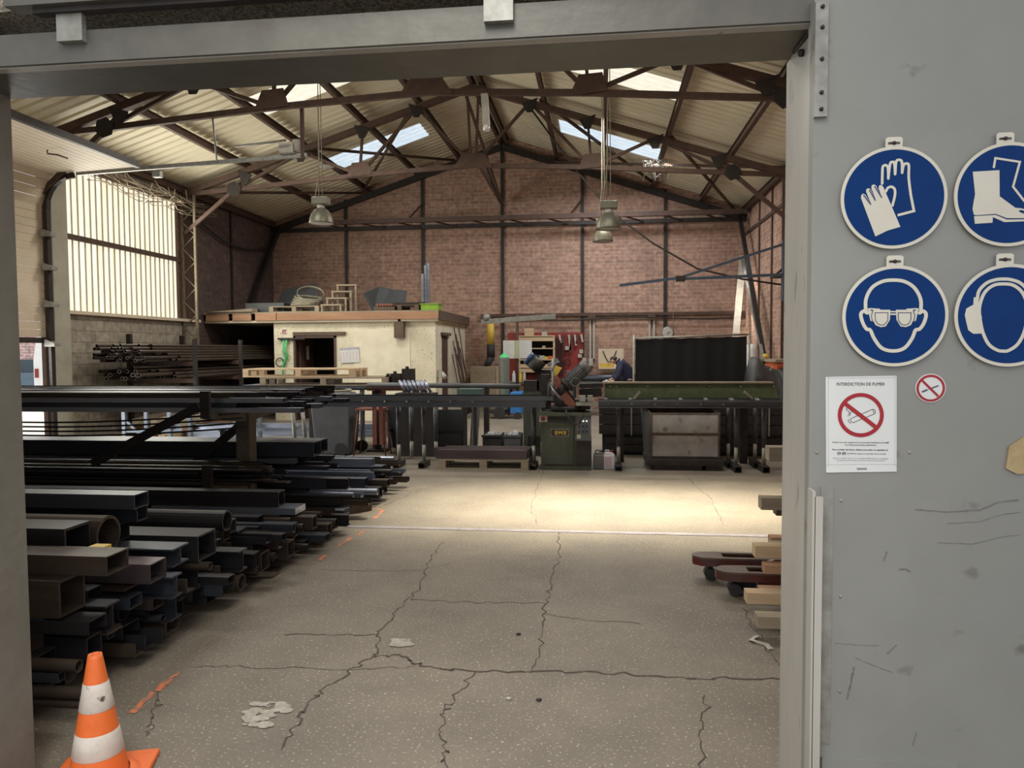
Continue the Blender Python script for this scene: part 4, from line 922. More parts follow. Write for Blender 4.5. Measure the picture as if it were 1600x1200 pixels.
obj('fascia_board', MB().box((OX1+.08, OY-.1, 2.29), (OX1+.12, YB-.01, 2.5)), 'wood_dark', ofc)
obj('lintel', MB().box((-7.0, OY-.04, 1.96), (-5.75, OY, 2.04)), 'wood_dark', ofc)
obj('door_frame', MB().box((-7.0, OY-.02, 0), (-6.95, OY+.1, 1.95)).box((-6.03, OY-.02, 0), (-5.98, OY+.1, 1.95)).box((-7.0, OY-.02, 1.9), (-5.98, OY+.1, 1.95)), 'brown', ofc)
od = obj('door', MB().box((-6.95, OY+.16, .02), (-6.9, OY+.95, 1.9)), 'brown', ofc); obj('door_paper', MB().box((-6.899, OY+.5, 1.4), (-6.897, OY+.65, 1.72)), 'paper', od)
obj('interior_shade', MB().box((OX0+.15, 17.6, 0), (OX1-.15, 17.65, 2.26)), 'shade_black', ofc)  # near-black sheet standing in for the shade behind the office doorway
sd = obj('side_door', MB().box((OX1-.1, 16.97, 0), (OX1-.02, 17.68, 1.93)), 'brown', ofc)
obj('side_lintel', MB().box((OX1, 16.85, 1.95), (OX1+.06, 17.8, 2.02)), 'wood_dark', ofc)
obj('shelf_rail', MB().box((-7.35, OY-.08, 1.87), (-6.7, OY, 1.91)), 'dark', ofc)
fs = thing('fire_notice', 'small red and white fire notice above the green strap', 'notice', (-7.16, OY-.01, 2.0))
p = ay(444, 518, OY-.01); obj('plate', MB().box((p.x-.055, OY-.012, p.z-.06), (p.x+.055, OY-.001, p.z+.06)), 'paper', fs); obj('symbol', MB().box((p.x-.04, OY-.016, p.z-.045), (p.x-.012, OY-.012, p.z+.045)).box((p.x+.0, OY-.016, p.z-.0), (p.x+.04, OY-.012, p.z+.045)).box((p.x+.0, OY-.016, p.z-.045), (p.x+.04, OY-.012, p.z-.02)), 'signred', fs)
mb = MB(); gp = [(444, 529), (442, 550), (446, 560), (441, 575), (443, 590)]; mb2 = [(448, 529), (446, 548), (450, 556), (443, 572)]
for L_ in (gp, mb2): P = [ay(*c, OY-.05) for c in L_]; mb.tube(P, .022, 6)
tag(obj('lifting_strap', mb, 'stripgreen'), 'bright green lifting strap hanging beside the office doorway', 'strap')
tag(obj('hose_coil', MB().tube([(ay(437, 566, OY-.04).x + .09*math.cos(a), OY-.04, ay(437, 566, OY-.04).z + .1*math.sin(a)) for a in [k*.45 for k in range(15)]], .012), 'black'), 'small black hose coil hung under the green strap', 'hose')
cal = thing('wall_calendar', 'large pale planner calendar pinned right of the office doorway', 'calendar', tuple(ay(546, 555, OY-.03)))
P = [ay(*c, OY-.03) for c in ((530, 544), (560, 542), (562, 566), (532, 567))]
obj('sheet', MB().prism(P, (0, .01, 0)), 'paper', cal)
mb = MB(); 
for i in range(6): a = P[0].lerp(P[1], i/6 + .03); b = P[3].lerp(P[2], i/6 + .03); mb.beam(a.lerp(b, .25) - Vector((0, .002, 0)), a.lerp(b, .9) - Vector((0, .002, 0)), .035, .002, (0, 1, 0))
obj('month_columns', mb, mat('calendar_pink', (.6, .5, .52), (.66, .6, .62), .8), cal); obj('header', MB().prism([p + Vector((0, -.003, 0)) for p in (P[0], P[1], P[1].lerp(P[2], .15), P[0].lerp(P[3], .15))], (0, .002, 0)), 'inkgrey', cal)
bx = ay(624, 515, OY-.1); tag(obj('electrical_box', MB().box((bx.x-.11, OY-.16, bx.z-.19), (bx.x+.11, OY-.001, bx.z+.17)).box((bx.x-.03, OY-.1, bx.z+.17), (bx.x+.03, OY-.04, bx.z+.28)), 'wood_dark'), 'dark brown electrical box at the top of the office front wall', 'box')
tag(obj('wall_lamp', MB().box((OX1+.001, 16.4, 1.0), (OX1+.1, 16.55, 1.15)).cyl((OX1+.1, 16.47, 1.08), (OX1+.2, 16.4, .98), .05), 'dusty'), 'small white box lamp on the office corner', 'lamp')
for i in range(9):
    y = 17.85 + i*.13; tag(obj('leaning_rod', MB().cyl((OX1+.35+.03*(i % 3), y, 0.0), (OX1+.035, y+.15, 1.5 + (i*37 % 5)*.17), .014, n=6), 'rust'), 'thin rusty rod leaning against the office side wall', 'rod', 'rods leaning on the office side')
# things on the office roof (z = 2.5)
ZR_ = 2.5
def pallet(name, lab, x, y, z, wx=1.2, wy=.8, m='wood_old', rz=0, group=None, cat='pallet'):
    t = thing(name, lab, cat, (x, y, z), rz, group)
    for i in range(5): obj('top_board', MB().box((-wx/2, -wy/2 + i*(wy-.1)/4, .122), (wx/2, -wy/2 + i*(wy-.1)/4 + .1, .144)), m, t, local=True)
    for i in range(3): obj('cross_board', MB().box((-wx/2 + i*(wx-.1)/2, -wy/2, .1), (-wx/2 + i*(wx-.1)/2 + .1, wy/2, .122)), m, t, local=True)
    for i in range(3):
        for j in range(3): obj('block', MB().box((-wx/2 + i*(wx-.1)/2, -wy/2 + j*(wy-.1)/2, .022), (-wx/2 + i*(wx-.1)/2 + .1, -wy/2 + j*(wy-.1)/2 + .1, .1)), m, t, local=True)
    for j in range(3): obj('bottom_board', MB().box((-wx/2, -wy/2 + j*(wy-.1)/2, 0), (wx/2, -wy/2 + j*(wy-.1)/2 + .1, .022)), m, t, local=True)
    return t
pallet('pallet', 'weathered pallet under the hose coil on the office roof', -7.0, 16.75, ZR_, 1.2, .8)
pallet('pallet', 'weathered pallet carrying small dark scraps on the office roof', -4.5, 16.75, ZR_, .9, .8, 'wood_dark')
hc = thing('hose_coil', 'large pale coiled band standing on the office roof', 'coil', (-6.8, 16.8, ZR_+.15))
for i in range(4): obj('loop', MB().lathe([(.36-.01*i, 0), (.37-.01*i, 0), (.37-.01*i, .05), (.36-.01*i, .05), (.36-.01*i, 0)], (-6.85 + .02*i, 16.75, ZR_+.16+.055*i), 32, (.05*i, -.05*i, 1)), 'cablew', hc)
obj('loop', MB().lathe([(.3, -.03), (.31, -.03), (.31, .03), (.3, .03), (.3, -.03)], (-6.75, 16.75, ZR_+.45), 32, (.25, -.5, .75)), 'cablew', hc)
stp = thing('wooden_steps', 'pale wooden step stool with four open treads on the office roof', 'steps', (-5.75, 16.6, ZR_))
for i in range(4):
    x0 = -6.36 + i*.065; z = ZR_ + .14 + i*.165; y = 16.35 + i*.17
    obj('tread', MB().box((x0, y, z), (x0+.5, y+.2, z+.035)), 'wood_old', stp)
    obj('leg', MB().box((x0+.01, y+.01, ZR_), (x0+.05, y+.05, z)), 'wood_old', stp); obj('leg', MB().box((x0+.45, y+.01, ZR_), (x0+.49, y+.05, z)), 'wood_old', stp)
P = [(-5.35, 17.1, 2.505), (-4.62, 17.1, 2.505), (-4.6, 17.45, 3.05), (-4.95, 17.45, 3.08), (-5.3, 17.45, 3.16), (-5.7, 17.45, 3.0)]
tag(obj('metal_sheet', MB().prism(P, (0, .015, .0)), 'sheet_dark'), 'dark bent metal sheet leaning on the office roof right of the steps', 'metal sheet')
tag(obj('scrap_box', MB().box((-8.3, 16.6, 2.5), (-7.35, 17.2, 2.74)), 'sheet_dark'), 'dark ribbed metal box on the office roof left of the coil', 'box')
tag(obj('metal_sheet', MB().prism([(-8.1, 17.5, 2.505), (-6.8, 17.5, 2.505), (-7.0, 17.8, 3.3), (-7.9, 17.8, 3.15)], (0, .02, 0)), 'sheet_dark'), 'large dark sheet standing behind the coil on the office roof', 'metal sheet')
for i, (x, h_) in enumerate(((-4.12, .75), (-4.06, .95), (-4.0, 1.0))): tag(obj('upright_profile', MB().box((x-.025, 17.0+i*.05, 2.65), (x+.03, 17.045+i*.05, 2.65+h_)), 'steel_light'), 'grey steel profile standing upright on the office roof, ' + ('shortest left one', 'middle one', 'tallest right one')[i], 'steel bar')
tag(obj('plastic_crate', MB().box((-4.0, 16.35, 2.5), (-3.6, 16.75, 2.64)).box((-4.02, 16.33, 2.64), (-3.58, 16.77, 2.66)), 'lime'), 'lime green plastic crate on the corner of the office roof', 'crate')
for i in range(6): tag(obj('end_roll', MB().cyl((-5.0+i*.065, 16.3, 2.64), (-5.0+i*.065, 16.6, 2.64), .03, n=10), 'redsteel'), 'small reddish tube end in a row on the office roof', 'tube', 'tube ends on the office roof')
tag(obj('tube_support', MB().box((-5.08, 16.3, 2.5), (-4.6, 16.6, 2.6)), 'wood_dark'), 'low dark box under the reddish tube ends', 'box')
tag(obj('scrap_bar', MB().box((-4.75, 16.5, 2.66), (-3.95, 16.6, 2.70)), 'dark'), 'dark bar across the right pallet on the office roof', 'steel bar')
tag(obj('tarpaulin', MB().prism([(-9.0, 16.1, 2.51), (-7.9, 16.1, 2.51), (-8.0, 16.3, 2.6), (-8.8, 16.4, 2.56)], (0, .3, .01)), 'wood_old'), 'dusty sheet draped on the left end of the office roof', 'sheet')
# ------------------------------------------------------------ lamps
def lamp(x, y, z, lab, k=1.0):
    t = thing('high_bay_lamp', lab, 'lamp', (x, y, z), group='high bay lamps')
    W = lambda prof: MB().lathe([(r_*k, h_*k) for r_, h_ in prof], (x, y, z), 28)
    obj('shade', W([(.19, 0), (.185, .02), (.18, .07), (.155, .15), (.11, .21), (.07, .24), (.065, .235), (.1, .2), (.145, .14), (.17, .06), (.178, .01), (.19, 0)]), 'lampshade', t)
    obj('glass', W([(0, .0), (.1, .004), (.18, .012)]), 'dusty', t)
    obj('neck', W([(.05, .23), (.06, .27), (.05, .31), (.0, .31)]), 'dusty', t)
    obj('ballast_box', MB().box((x-.13*k, y-.08*k, z+.3*k), (x+.13*k, y+.08*k, z+.41*k)), 'lampshade', t, bevel=.01)
    zt = rz_(x) - .2
    for dx in (-.03, .03): obj('chain', MB().cyl((x+dx, y, z+.4*k), (x+dx*.4, y, zt), .007, n=5), 'cablew', t)
    obj('cable', MB().tube([(x-.1, y, z+.36*k), (x-.06, y, z+.6), (x-.015, y, z+1.0), (x-.02, y, zt)], .007, 5), 'cablew', t)
p = ay(502, 348, 11.2); lamp(p.x, p.y, p.z-.02, 'dusty bell shaped lamp hanging left, above the office roof')
p = ay(951, 356, 11.2); lamp(p.x, p.y, p.z-.02, 'upper and nearer of the two bell lamps hanging right')
p = ay(942, 376, 13.9); lamp(p.x, p.y, p.z-.02, 'lower and further bell lamp just below the nearer right one')
tl = thing('tube_light', 'grimy vertical tube light fixed to the truss near the ridge', 'lamp', tuple(ay(760, 190, 11.0)))
p = ay(757, 147, 11); q = ay(760, 196, 11); obj('housing', MB().beam(p, q, .1, .08, (0, 1, 0)), 'dusty', tl); obj('bracket', MB().beam(p, (p.x, 11.17, p.z), .04, .04), 'dark', tl); obj('end_cap', MB().cyl(q, q - Vector((0, 0, .08)), .05), 'white', tl)
# ------------------------------------------------------------ hose, jib crane
pts = [(815, 150), (870, 225), (920, 290), (960, 335), (1020, 380), (1090, 420), (1160, 436), (1222, 445)]
P = [ay(*c, 15.5) for c in pts]; tag(obj('hanging_cable', MB().tube(P, .02), 'dark'), 'long dark cable drooping from the roof truss to the right wall', 'cable')
jb = thing('jib_crane', 'blue grey jib crane arm reaching left from the right wall', 'crane', tuple(ay(1222, 430, 14.0)))
J = lambda x, y: ay(x, y, 14.0)
obj('boom', MB().beam(J(968, 446), J(1062, 434), .05, .05), 'jibblue', jb); obj('boom', MB().beam(J(1060, 436), J(1226, 429), .05, .05), 'jibblue', jb)
obj('tie_bar', MB().beam(J(1062, 434), J(1226, 381), .04, .045), 'jibblue', jb); obj('strut', MB().beam(J(1169, 398), J(1169, 430), .05, .05), 'jibblue', jb)
obj('mast', MB().beam(J(1226, 375), J(1226, 470), .08, .08), 'jibblue', jb); obj('trolley', MB().box(J(1056, 440) - Vector((0, .05, 0)), J(1070, 431) + Vector((0, .05, 0))), 'dark', jb)
obj('pull_cord', MB().cyl(J(1052, 437), J(1052, 530), .006, n=5), 'cablew', jb)
# ------------------------------------------------------------ back wall furniture
mb = MB().beam((-2.15, 17.6, 2.33), (-.9, 17.6, 2.42), .07, .12).beam((-3.1, 17.6, 2.28), (-2.1, 17.6, 2.33), .07, .1)
rm = thing('swivel_arm', 'grey horizontal swivel arm standing in front of the back wall, on a thin pole', 'arm', (-2.1, 17.6, 0))
p = [ay(*c, 17.6) for c in ((752, 503), (868, 494), (808, 492))]
obj('arm', MB().beam(p[0], p[1], .08, .12), 'galv', rm); obj('pole', MB().cyl((p[2].x, 17.6, 0), (p[2].x, 17.6, p[2].z), .035), 'rust', rm); obj('joint', MB().sphere(ay(760, 496, 17.6), .1, 10), 'galv', rm)
nb = thing('notice_board', 'two white handwritten sheets taped either side of the thin pole', 'notice', (p[2].x, 17.5, 1.5))
a, b = ay(786, 532, 17.5), ay(831, 560, 17.5)
for x0, x1 in ((a.x, p[2].x-.05), (p[2].x+.05, b.x)):
    sh = obj('sheet', MB().box((x0, 17.5, b.z), (x1, 17.51, a.z)), 'paper', nb)
    mb = MB()
    for i in range(9): mb.box((x0+.03, 17.497, a.z-.05-i*.042), (x0+.03 + (x1-x0-.08)*(.5+.5*((i*7) % 5)/5), 17.5, a.z-.045-i*.042))
    obj('handwriting', mb, 'inkgrey', sh)
obj('tape', MB().box((p[2].x-.055, 17.5, b.z), (p[2].x+.055, 17.51, a.z)), mat('tape_yellow', (.5, .5, .3), (.45, .45, .3), .6), nb)
rd = obj('tool_board', MB().box((-2.45, 19.8, .75), (-.42, 19.88, 2.06)), 'red'); tag(rd, 'red painted tool board fixed on the back wall behind the shelves', 'board')
sh = thing('shelf_unit', 'open pale wooden shelf unit in front of the red board', 'shelf', (-1.7, 19.6, .9))
X0, X1 = ay(810, 560, 19.5).x, ay(867, 560, 19.5).x
obj('frame', MB().box((X0, 19.5, .65), (X0+.04, 19.79, 1.95)).box((X1-.05, 19.5, .65), (X1, 19.79, 1.95)), 'wood', sh)
for z, n_ in ((1.95, 'top_board'), (1.83, 'top_board'), (1.62, 'shelf_board'), (1.32, 'shelf_board'), (1.12, 'drawer_front'), (1.0, 'drawer_front')): obj(n_, MB().box((X0, 19.49, z), (X1, 19.79, z + (.1 if 'drawer' in n_ or z == 1.83 else .03))), 'wood', sh)
obj('back_panel', MB().box((X0, 19.75, .95), (X1, 19.79, 1.9)), 'shade_black', sh)  # coloured near black for the shade inside the shelves
c = ay(827, 520, 19.6); tag(obj('cardboard_box', MB().box((c.x-.12, 19.5, 1.98), (c.x+.12, 19.75, 2.18)), 'wood'), 'yellowish carton on top of the shelf unit', 'box')
c = ay(851, 523, 19.6); tag(obj('small_box', MB().box((c.x-.07, 19.5, 1.98), (c.x+.07, 19.7, 2.08)), 'dusty'), 'small pale box beside the carton on the shelf unit', 'box')
for i, (px, z, s, mm, lab) in enumerate(((838, 1.35, .09, 'dark', 'dark tin on the middle shelf'), (847, 1.35, .07, 'dusty', 'pale tin on the middle shelf'), (854, 1.35, .05, 'yellow', 'small yellow box on the middle shelf'), (861, 1.35, .06, 'orangebox', 'orange box at the right end of the middle shelf'), (850, 1.65, .04, 'dusty', 'small grey tool on the upper shelf'))):
    c = ay(px, 550, 19.6); tag(obj('storage_tin', MB().box((c.x-s, 19.5, z), (c.x+s, 19.6, z+s*1.4)), mm), lab, 'container')
for i, px in enumerate((874, 881, 889, 893, 898, 903, 908)):
    c = ay(px, 525, 19.76); hgt = (.22, .3, .42, .5, .3, .25, .2)[i]
    tag(obj('hanging_clamp', MB().beam((c.x, 19.76, 2.0), (c.x + .04*(-1)**i, 19.76, 2.0-hgt), .05, .08, (0, 1, 0)), 'rust' if i % 2 else 'dusty'), ['dull grey', 'brown'][i % 2] + ' clamp hanging from the top of the red board', 'tool', ['grey', 'brown'][i % 2] + ' clamps on the red board')
c = ay(874, 575, 19.5); tag(obj('hanging_bars', MB().box((c.x-.1, 19.7, .9), (c.x-.06, 19.78, 1.9)).box((c.x-.02, 19.7, .95), (c.x+.02, 19.78, 1.85)).box((c.x+.06, 19.7, .8), (c.x+.1, 19.78, 1.8)), 'dark'), 'row of dark long tools hanging beside the shelf unit', 'tools')
for i, (px, py) in enumerate(((886, 544), (908, 549), (906, 556), (913, 562))):
    c = ay(px, py, 19.7); tag(obj('socket_box', MB().box((c.x-.05, 19.7, c.z-.05), (c.x+.05, 19.81 if i == 0 else 19.995, c.z+.05)), 'dusty'), 'small white socket box on the red board, ' + ('left one', 'upper right one', 'right one below the upper', 'lowest right one')[i], 'socket')
mb = MB()
wr = obj('wrench_disc', MB().lathe([(.07, 0), (.09, 0), (.09, .02), (.07, .02), (.07, 0)], ay(886, 566, 19.76), 20, (0, -1, 0)), 'dark'); tag(wr, 'dark ring hanging on the red board', 'tool')
for i, px in enumerate((922, 928, 1015, 1022)): c = ay(px, 520, 19.9); tag(obj('conduit', MB().box((c.x-.025, 19.93, 1.35 if i < 2 else 1.0), (c.x+.025, 19.99, 2.42)), 'dusty'), 'thin vertical conduit on the back wall, ' + ('left one of the left pair', 'right one of the left pair', 'left one of the right pair', 'right one of the right pair')[i], 'conduit')
for i, px in enumerate((925, 1018)): c = ay(px, 494, 19.9); tag(obj('conduit_box', MB().box((c.x-.1, 19.85, 2.38), (c.x+.1, 19.99, 2.55)), 'rust'), 'junction box heading the %s pair of conduits' % ('left', 'right')[i], 'box')
c = ay(923, 566, 19.9); tag(obj('socket_box', MB().box((c.x-.06, 19.9, c.z-.1), (c.x+.06, 19.99, c.z+.1)), 'dusty'), 'white socket box at the bottom of the left conduits', 'socket')
cb = thing('wall_cabinet', 'cream wall cabinet with a looped cable beside the person', 'cabinet', (0, 19.7, 1.2)); a, b = ay(935, 545, 19.7), ay(974, 576, 19.7)
obj('back_panel', MB().box((a.x, 19.7, b.z-.1), (b.x, 19.78, a.z)), 'cream', cb); obj('shelf_board', MB().box((a.x, 19.4, b.z), (b.x, 19.7, b.z+.04)), 'cream', cb); obj('side_panel', MB().box((b.x-.03, 19.45, b.z), (b.x, 19.7, a.z)), 'cream', cb)
obj('cable_loop', MB().tube([(a.x+.12+.35*t/8, 19.68, a.z-.05-.3*math.sin(math.pi*t/8)) for t in range(9)], .012), 'dark', cb)
c = ay(944, 570, 19.5); tag(obj('parts_tray', MB().box((c.x-.12, 19.45, b.z+.04), (c.x+.25, 19.6, b.z+.14)), 'yellow'), 'yellow tray on the cream wall cabinet shelf', 'tray')
tag(obj('bench_bottle', MB().lathe([(.04, 0), (.04, .1), (.015, .13), (.015, .16), (0, .16)], (ay(938, 585, 18).x, 18, .82), 14), 'yellow'), 'small yellow bottle on the bench left of the person', 'bottle')
ck = thing('wall_clock', 'round pale wall clock above the black curtain', 'clock', tuple(ay(1043, 520, 19.9))); c = ay(1043, 520, 19.93)
obj('case', MB().lathe([(0, .06), (.15, .06), (.165, .04), (.165, 0)], c, 32, (0, -1, 0)), 'galv', ck); obj('dial', MB().lathe([(0, .065), (.13, .065)], c, 32, (0, -1, 0)), 'dusty', ck)
obj('hand', MB().beam(c + Vector((0, -.07, 0)), c + Vector((.07, -.07, .01)), .012, .004, (0, 1, 0)).beam(c + Vector((0, -.07, 0)), c + Vector((0, -.07, -.08)), .01, .004, (0, 1, 0)), 'ink', ck)
# workbench along the back
bn = thing('workbench', 'long dark workbench along the back wall with round bars on it', 'workbench', (-.8, 18.0, 0))
obj('top', MB().box((-2.3, 17.8, .78), (1.2, 18.5, .82)), 'grey', bn)
for x in (-2.2, -.6, 1.1):
    for y in (17.85, 18.4): obj('leg', MB().box((x-.03, y-.03, 0), (x+.03, y+.03, .78)), 'dark', bn)
tag(obj('steel_cylinder', MB().cyl((-.6, 17.9, .91), (1.0, 17.9, .91), .08, n=18), 'steel_blue'), 'thick dark round bar lying on the workbench left of the person', 'steel bar')
for i, (px, mm, lab) in enumerate(((813, 'yellow', 'yellow spray can on the bench'), (819, 'dusty', 'grey spray can on the bench'), (803, 'white', 'white spray bottle on the bench'))):
    c = ay(px, 590, 17.9); tag(obj('spray_can', MB().lathe([(.04, 0), (.04, .2), (.02, .23), (.02, .27), (0, .27)], (c.x, 17.9, .82), 14), mm), lab, 'bottle')
gc = thing('gas_cylinder', 'tall grey gas cylinder with a green shoulder left of the red board', 'gas cylinder', (0, 17.2, 0)); c = ay(788, 600, 17.2); gc.location.x = c.x; WL[gc] = Vector(gc.location)
obj('body', MB().lathe([(0, .18), (.12, .18), (.125, .22), (.125, 1.39), (.12, 1.42)], (c.x, 17.2, 0), 24), 'cyl', gc); obj('shoulder', MB().lathe([(.121, 1.42), (.1, 1.47), (.05, 1.5), (.03, 1.51), (.03, 1.54), (0, 1.54)], (c.x, 17.2, 0), 24), 'stripgreen', gc)
wc = thing('welding_cart', 'bright blue welding set on wheels below the gas cylinder', 'welder', (-2.0, 17.1, 0)); a = ay(791, 636, 17.1); b = ay(817, 648, 17.1)
obj('body', MB().box((a.x+.12, 16.9, .12), (b.x, 17.5, .62)), 'bluep', wc, bevel=.02); obj('platform', MB().box((a.x-.45, 17.0, .12), (a.x, 17.4, .18)), 'dark', wc); obj('wheel', MB().cyl((a.x-.14, 16.9, .14), (a.x-.14, 16.97, .14), .14, n=20), 'black', wc); obj('wheel', MB().cyl((b.x-.1, 16.86, .08), (b.x-.1, 16.9, .08), .08, n=16), 'black', wc)
cbw = thing('wooden_cabinet', 'pale plywood cabinet below the yellow duct', 'cabinet', (-3.1, 19.3, 0)); a, b = ay(735, 573, 19.2), ay(779, 640, 19.2)
obj('body', MB().box((a.x, 19.2, 0), (b.x, 19.9, a.z)), mat('plywood', (.4, .32, .22), (.33, .26, .18), .8), cbw); obj('door_edge', MB().box((b.x-.05, 19.18, 0), (b.x, 19.2, a.z)), 'wood', cbw)
dc = thing('extraction_duct', 'yellow and black vertical duct above the plywood cabinet', 'duct', (-2.95, 19.7, 1.2)); x = ay(761, 530, 19.7).x
obj('upper_section', MB().cyl((x+.1, 19.7, 1.75), (x+.1, 19.7, 2.38), .1, n=20), 'yellow', dc); obj('lower_section', MB().cyl((x+.1, 19.7, 1.4), (x+.1, 19.7, 1.75), .11, n=20).cyl((x+.1, 19.7, 1.4), (x, 19.6, a.z), .11, .08, n=20), 'black', dc)
# person bending over the bench
def skinmesh(name, nodes, edges, m, parent, sub=2):
    me = bpy.data.meshes.new(name); org = WL[parent]
    me.from_pydata([Vector(n_[:3]) - org for n_ in nodes], edges, []); o = link(name, me, (0, 0, 0), parent); WL[o] = org
    o.modifiers.new('skin', 'SKIN'); 
    if not me.skin_vertices: me.attributes  
    for v_, n_ in zip(me.skin_vertices[0].data, nodes): v_.radius = (n_[3], n_[4] if len(n_) > 4 else n_[3])
    me.skin_vertices[0].data[0].use_root = True
    s_ = o.modifiers.new('sub', 'SUBSURF'); s_.levels = sub; s_.render_levels = sub
    bpy.context.view_layer.update()
    me2 = bpy.data.meshes.new_from_object(o.evaluated_get(bpy.context.evaluated_depsgraph_get())); o.modifiers.clear(); o.data = me2
    for p_ in me2.polygons: p_.use_smooth = True
    me2.materials.clear(); me2.materials.append(M[m]); return o
px0 = ay(980, 590, 16.9).x; py0 = 16.9
ps = thing('person', 'person in a dark navy work jacket bending forward over the bench', 'person', (px0, py0, 0))
def Q(x, y, z): return (px0 + x, py0 + y, z)
# hip at x=+.05, leaning left (towards -x)
body = [(*Q(.05, .0, .93), .09), (*Q(.0, .0, 1.08), .09), (*Q(-.09, .0, 1.24), .09), (*Q(-.17, 0, 1.32), .07), (*Q(-.25, 0, 1.36), .055), (*Q(-.30, 0, 1.36), .09), (*Q(-.36, 0, 1.31), .085),
        (*Q(-.15, -.17, 1.26), .04), (*Q(-.2, -.26, 1.02), .035), (*Q(-.32, -.2, .88), .028), (*Q(-.38, -.19, .87), .03),
        (*Q(-.15, .17, 1.26), .04), (*Q(-.22, .26, 1.03), .035), (*Q(-.36, .18, .9), .028), (*Q(-.42, .17, .89), .03),
        (*Q(.06, -.1, .84), .07), (*Q(.02, -.12, .48), .06), (*Q(.08, -.12, .1), .045), (*Q(-.06, -.13, .04), .04),
        (*Q(.06, .1, .84), .07), (*Q(.0, .13, .48), .06), (*Q(.06, .13, .1), .045), (*Q(-.08, .14, .04), .04)]
bo = skinmesh('body', body, [(0,1),(1,2),(2,3),(3,4),(4,5),(5,6),(2,7),(7,8),(8,9),(9,10),(2,11),(11,12),(12,13),(13,14),(0,15),(15,16),(16,17),(17,18),(0,19),(19,20),(20,21),(21,22)], 'skin', ps)
jk = [(*Q(.06, 0, .86), .17, .19), (*Q(.0, 0, 1.06), .165, .19), (*Q(-.08, 0, 1.22), .17, .19), (*Q(-.17, 0, 1.31), .12), (*Q(-.15, -.17, 1.26), .085), (*Q(-.2, -.26, 1.02), .07), (*Q(-.3, -.21, .91), .055), (*Q(-.15, .17, 1.26), .085), (*Q(-.22, .26, 1.03), .07), (*Q(-.34, .19, .93), .055)]
skinmesh('jacket', jk, [(0,1),(1,2),(2,3),(2,4),(4,5),(5,6),(2,7),(7,8),(8,9)], 'navy', ps)
skinmesh('trousers', [(*Q(.06, 0, .9), .15, .16), (*Q(.06, -.1, .8), .11), (*Q(.02, -.12, .48), .085), (*Q(.08, -.12, .1), .075), (*Q(.06, .1, .8), .11), (*Q(.0, .13, .48), .085), (*Q(.06, .13, .1), .075)], [(0,1),(1,2),(2,3),(0,4),(4,5),(5,6)], 'navy', ps)
for s_ in (-1, 1): obj('shoe', MB().sphere(Q(-.02, .13*s_, .05), .055, 12, (2.2, .9, .9)), 'black', ps)
obj('hair', MB().sphere(Q(-.3, 0, 1.375), .085, 14, (1.05, .95, .85)), 'hair', ps)
obj('collar', MB().lathe([(.075, 0), (.085, .02), (.08, .05), (.07, .05)], Q(-.19, 0, 1.315), 18, (-.8, 0, .5)), 'navy', ps)
obj('nose', MB().sphere(Q(-.42, 0, 1.27), .018, 8, (1, .8, 1.4)), 'skin', ps)
for s_ in (-1, 1): obj('ear', MB().sphere(Q(-.32, .09*s_, 1.34), .025, 8, (.8, .4, 1.2)), 'skin', ps)
for s_, bx_ in ((-1, (-.38, -.19, .87)), (1, (-.42, .17, .89))):
    nd = [(*Q(*bx_), .03), (*Q(bx_[0]-.05, bx_[1], bx_[2]-.005), .03)]; ed = [(0, 1)]
    for k, (dy, l) in enumerate(((-.028, .06), (-.01, .07), (.01, .066), (.028, .052))):
        i = len(nd); nd += [(*Q(bx_[0]-.08, bx_[1]+dy, bx_[2]-.008), .009), (*Q(bx_[0]-.08-l*.6, bx_[1]+dy, bx_[2]-.025), .008), (*Q(bx_[0]-.08-l*.8, bx_[1]+dy, bx_[2]-.045), .007)]; ed += [(1, i), (i, i+1), (i+1, i+2)]
    i = len(nd); nd += [(*Q(bx_[0]-.03, bx_[1]-s_*.04, bx_[2]-.01), .011), (*Q(bx_[0]-.07, bx_[1]-s_*.055, bx_[2]-.025), .009)]; ed += [(1, i), (i, i+1)]
    skinmesh('glove', nd, ed, 'white', ps, 1)
# welding curtain
cu = thing('welding_curtain', 'large black welding curtain hung between two upright poles', 'curtain', (1.7, 14, 0))
a, b, c, d = ay(993, 530, 14), ay(1167, 525, 14), ay(1167, 600, 14), ay(993, 600, 14)
n = 40; mb = MB(); vs = []
for t in (0, .006):
    for zz in (0, 1):
        for i in range(n+1):
            u = i/n; x = a.x + (b.x-a.x)*u; zt = a.z + (b.z-a.z)*u - .03*abs(math.sin(u*6*math.pi))*.4; z = zt if zz else .35
            vs.append((x, 14 + .006*math.sin(u*19) + .004*math.sin(u*47) + t, z))
m_ = n+1
mb.add(vs, [(i, i+1, m_+i+1, m_+i) for i in range(n)] + [(2*m_+i, 3*m_+i, 3*m_+i+1, 2*m_+i+1) for i in range(n)]); mb.smooth = [True]*len(mb.f)
obj('cloth', mb, 'curtain', cu)
for x in (a.x-.03, b.x+.04): obj('pole', MB().cyl((x, 14, 0), (x, 14, a.z+.08), .022), 'galv', cu); obj('foot', MB().box((x-.04, 13.7, 0), (x+.04, 14.3, .04)), 'galv', cu)
obj('top_rail', MB().cyl((a.x-.03, 14, a.z+.015), (b.x+.04, 14, b.z+.03), .018), 'galv', cu)
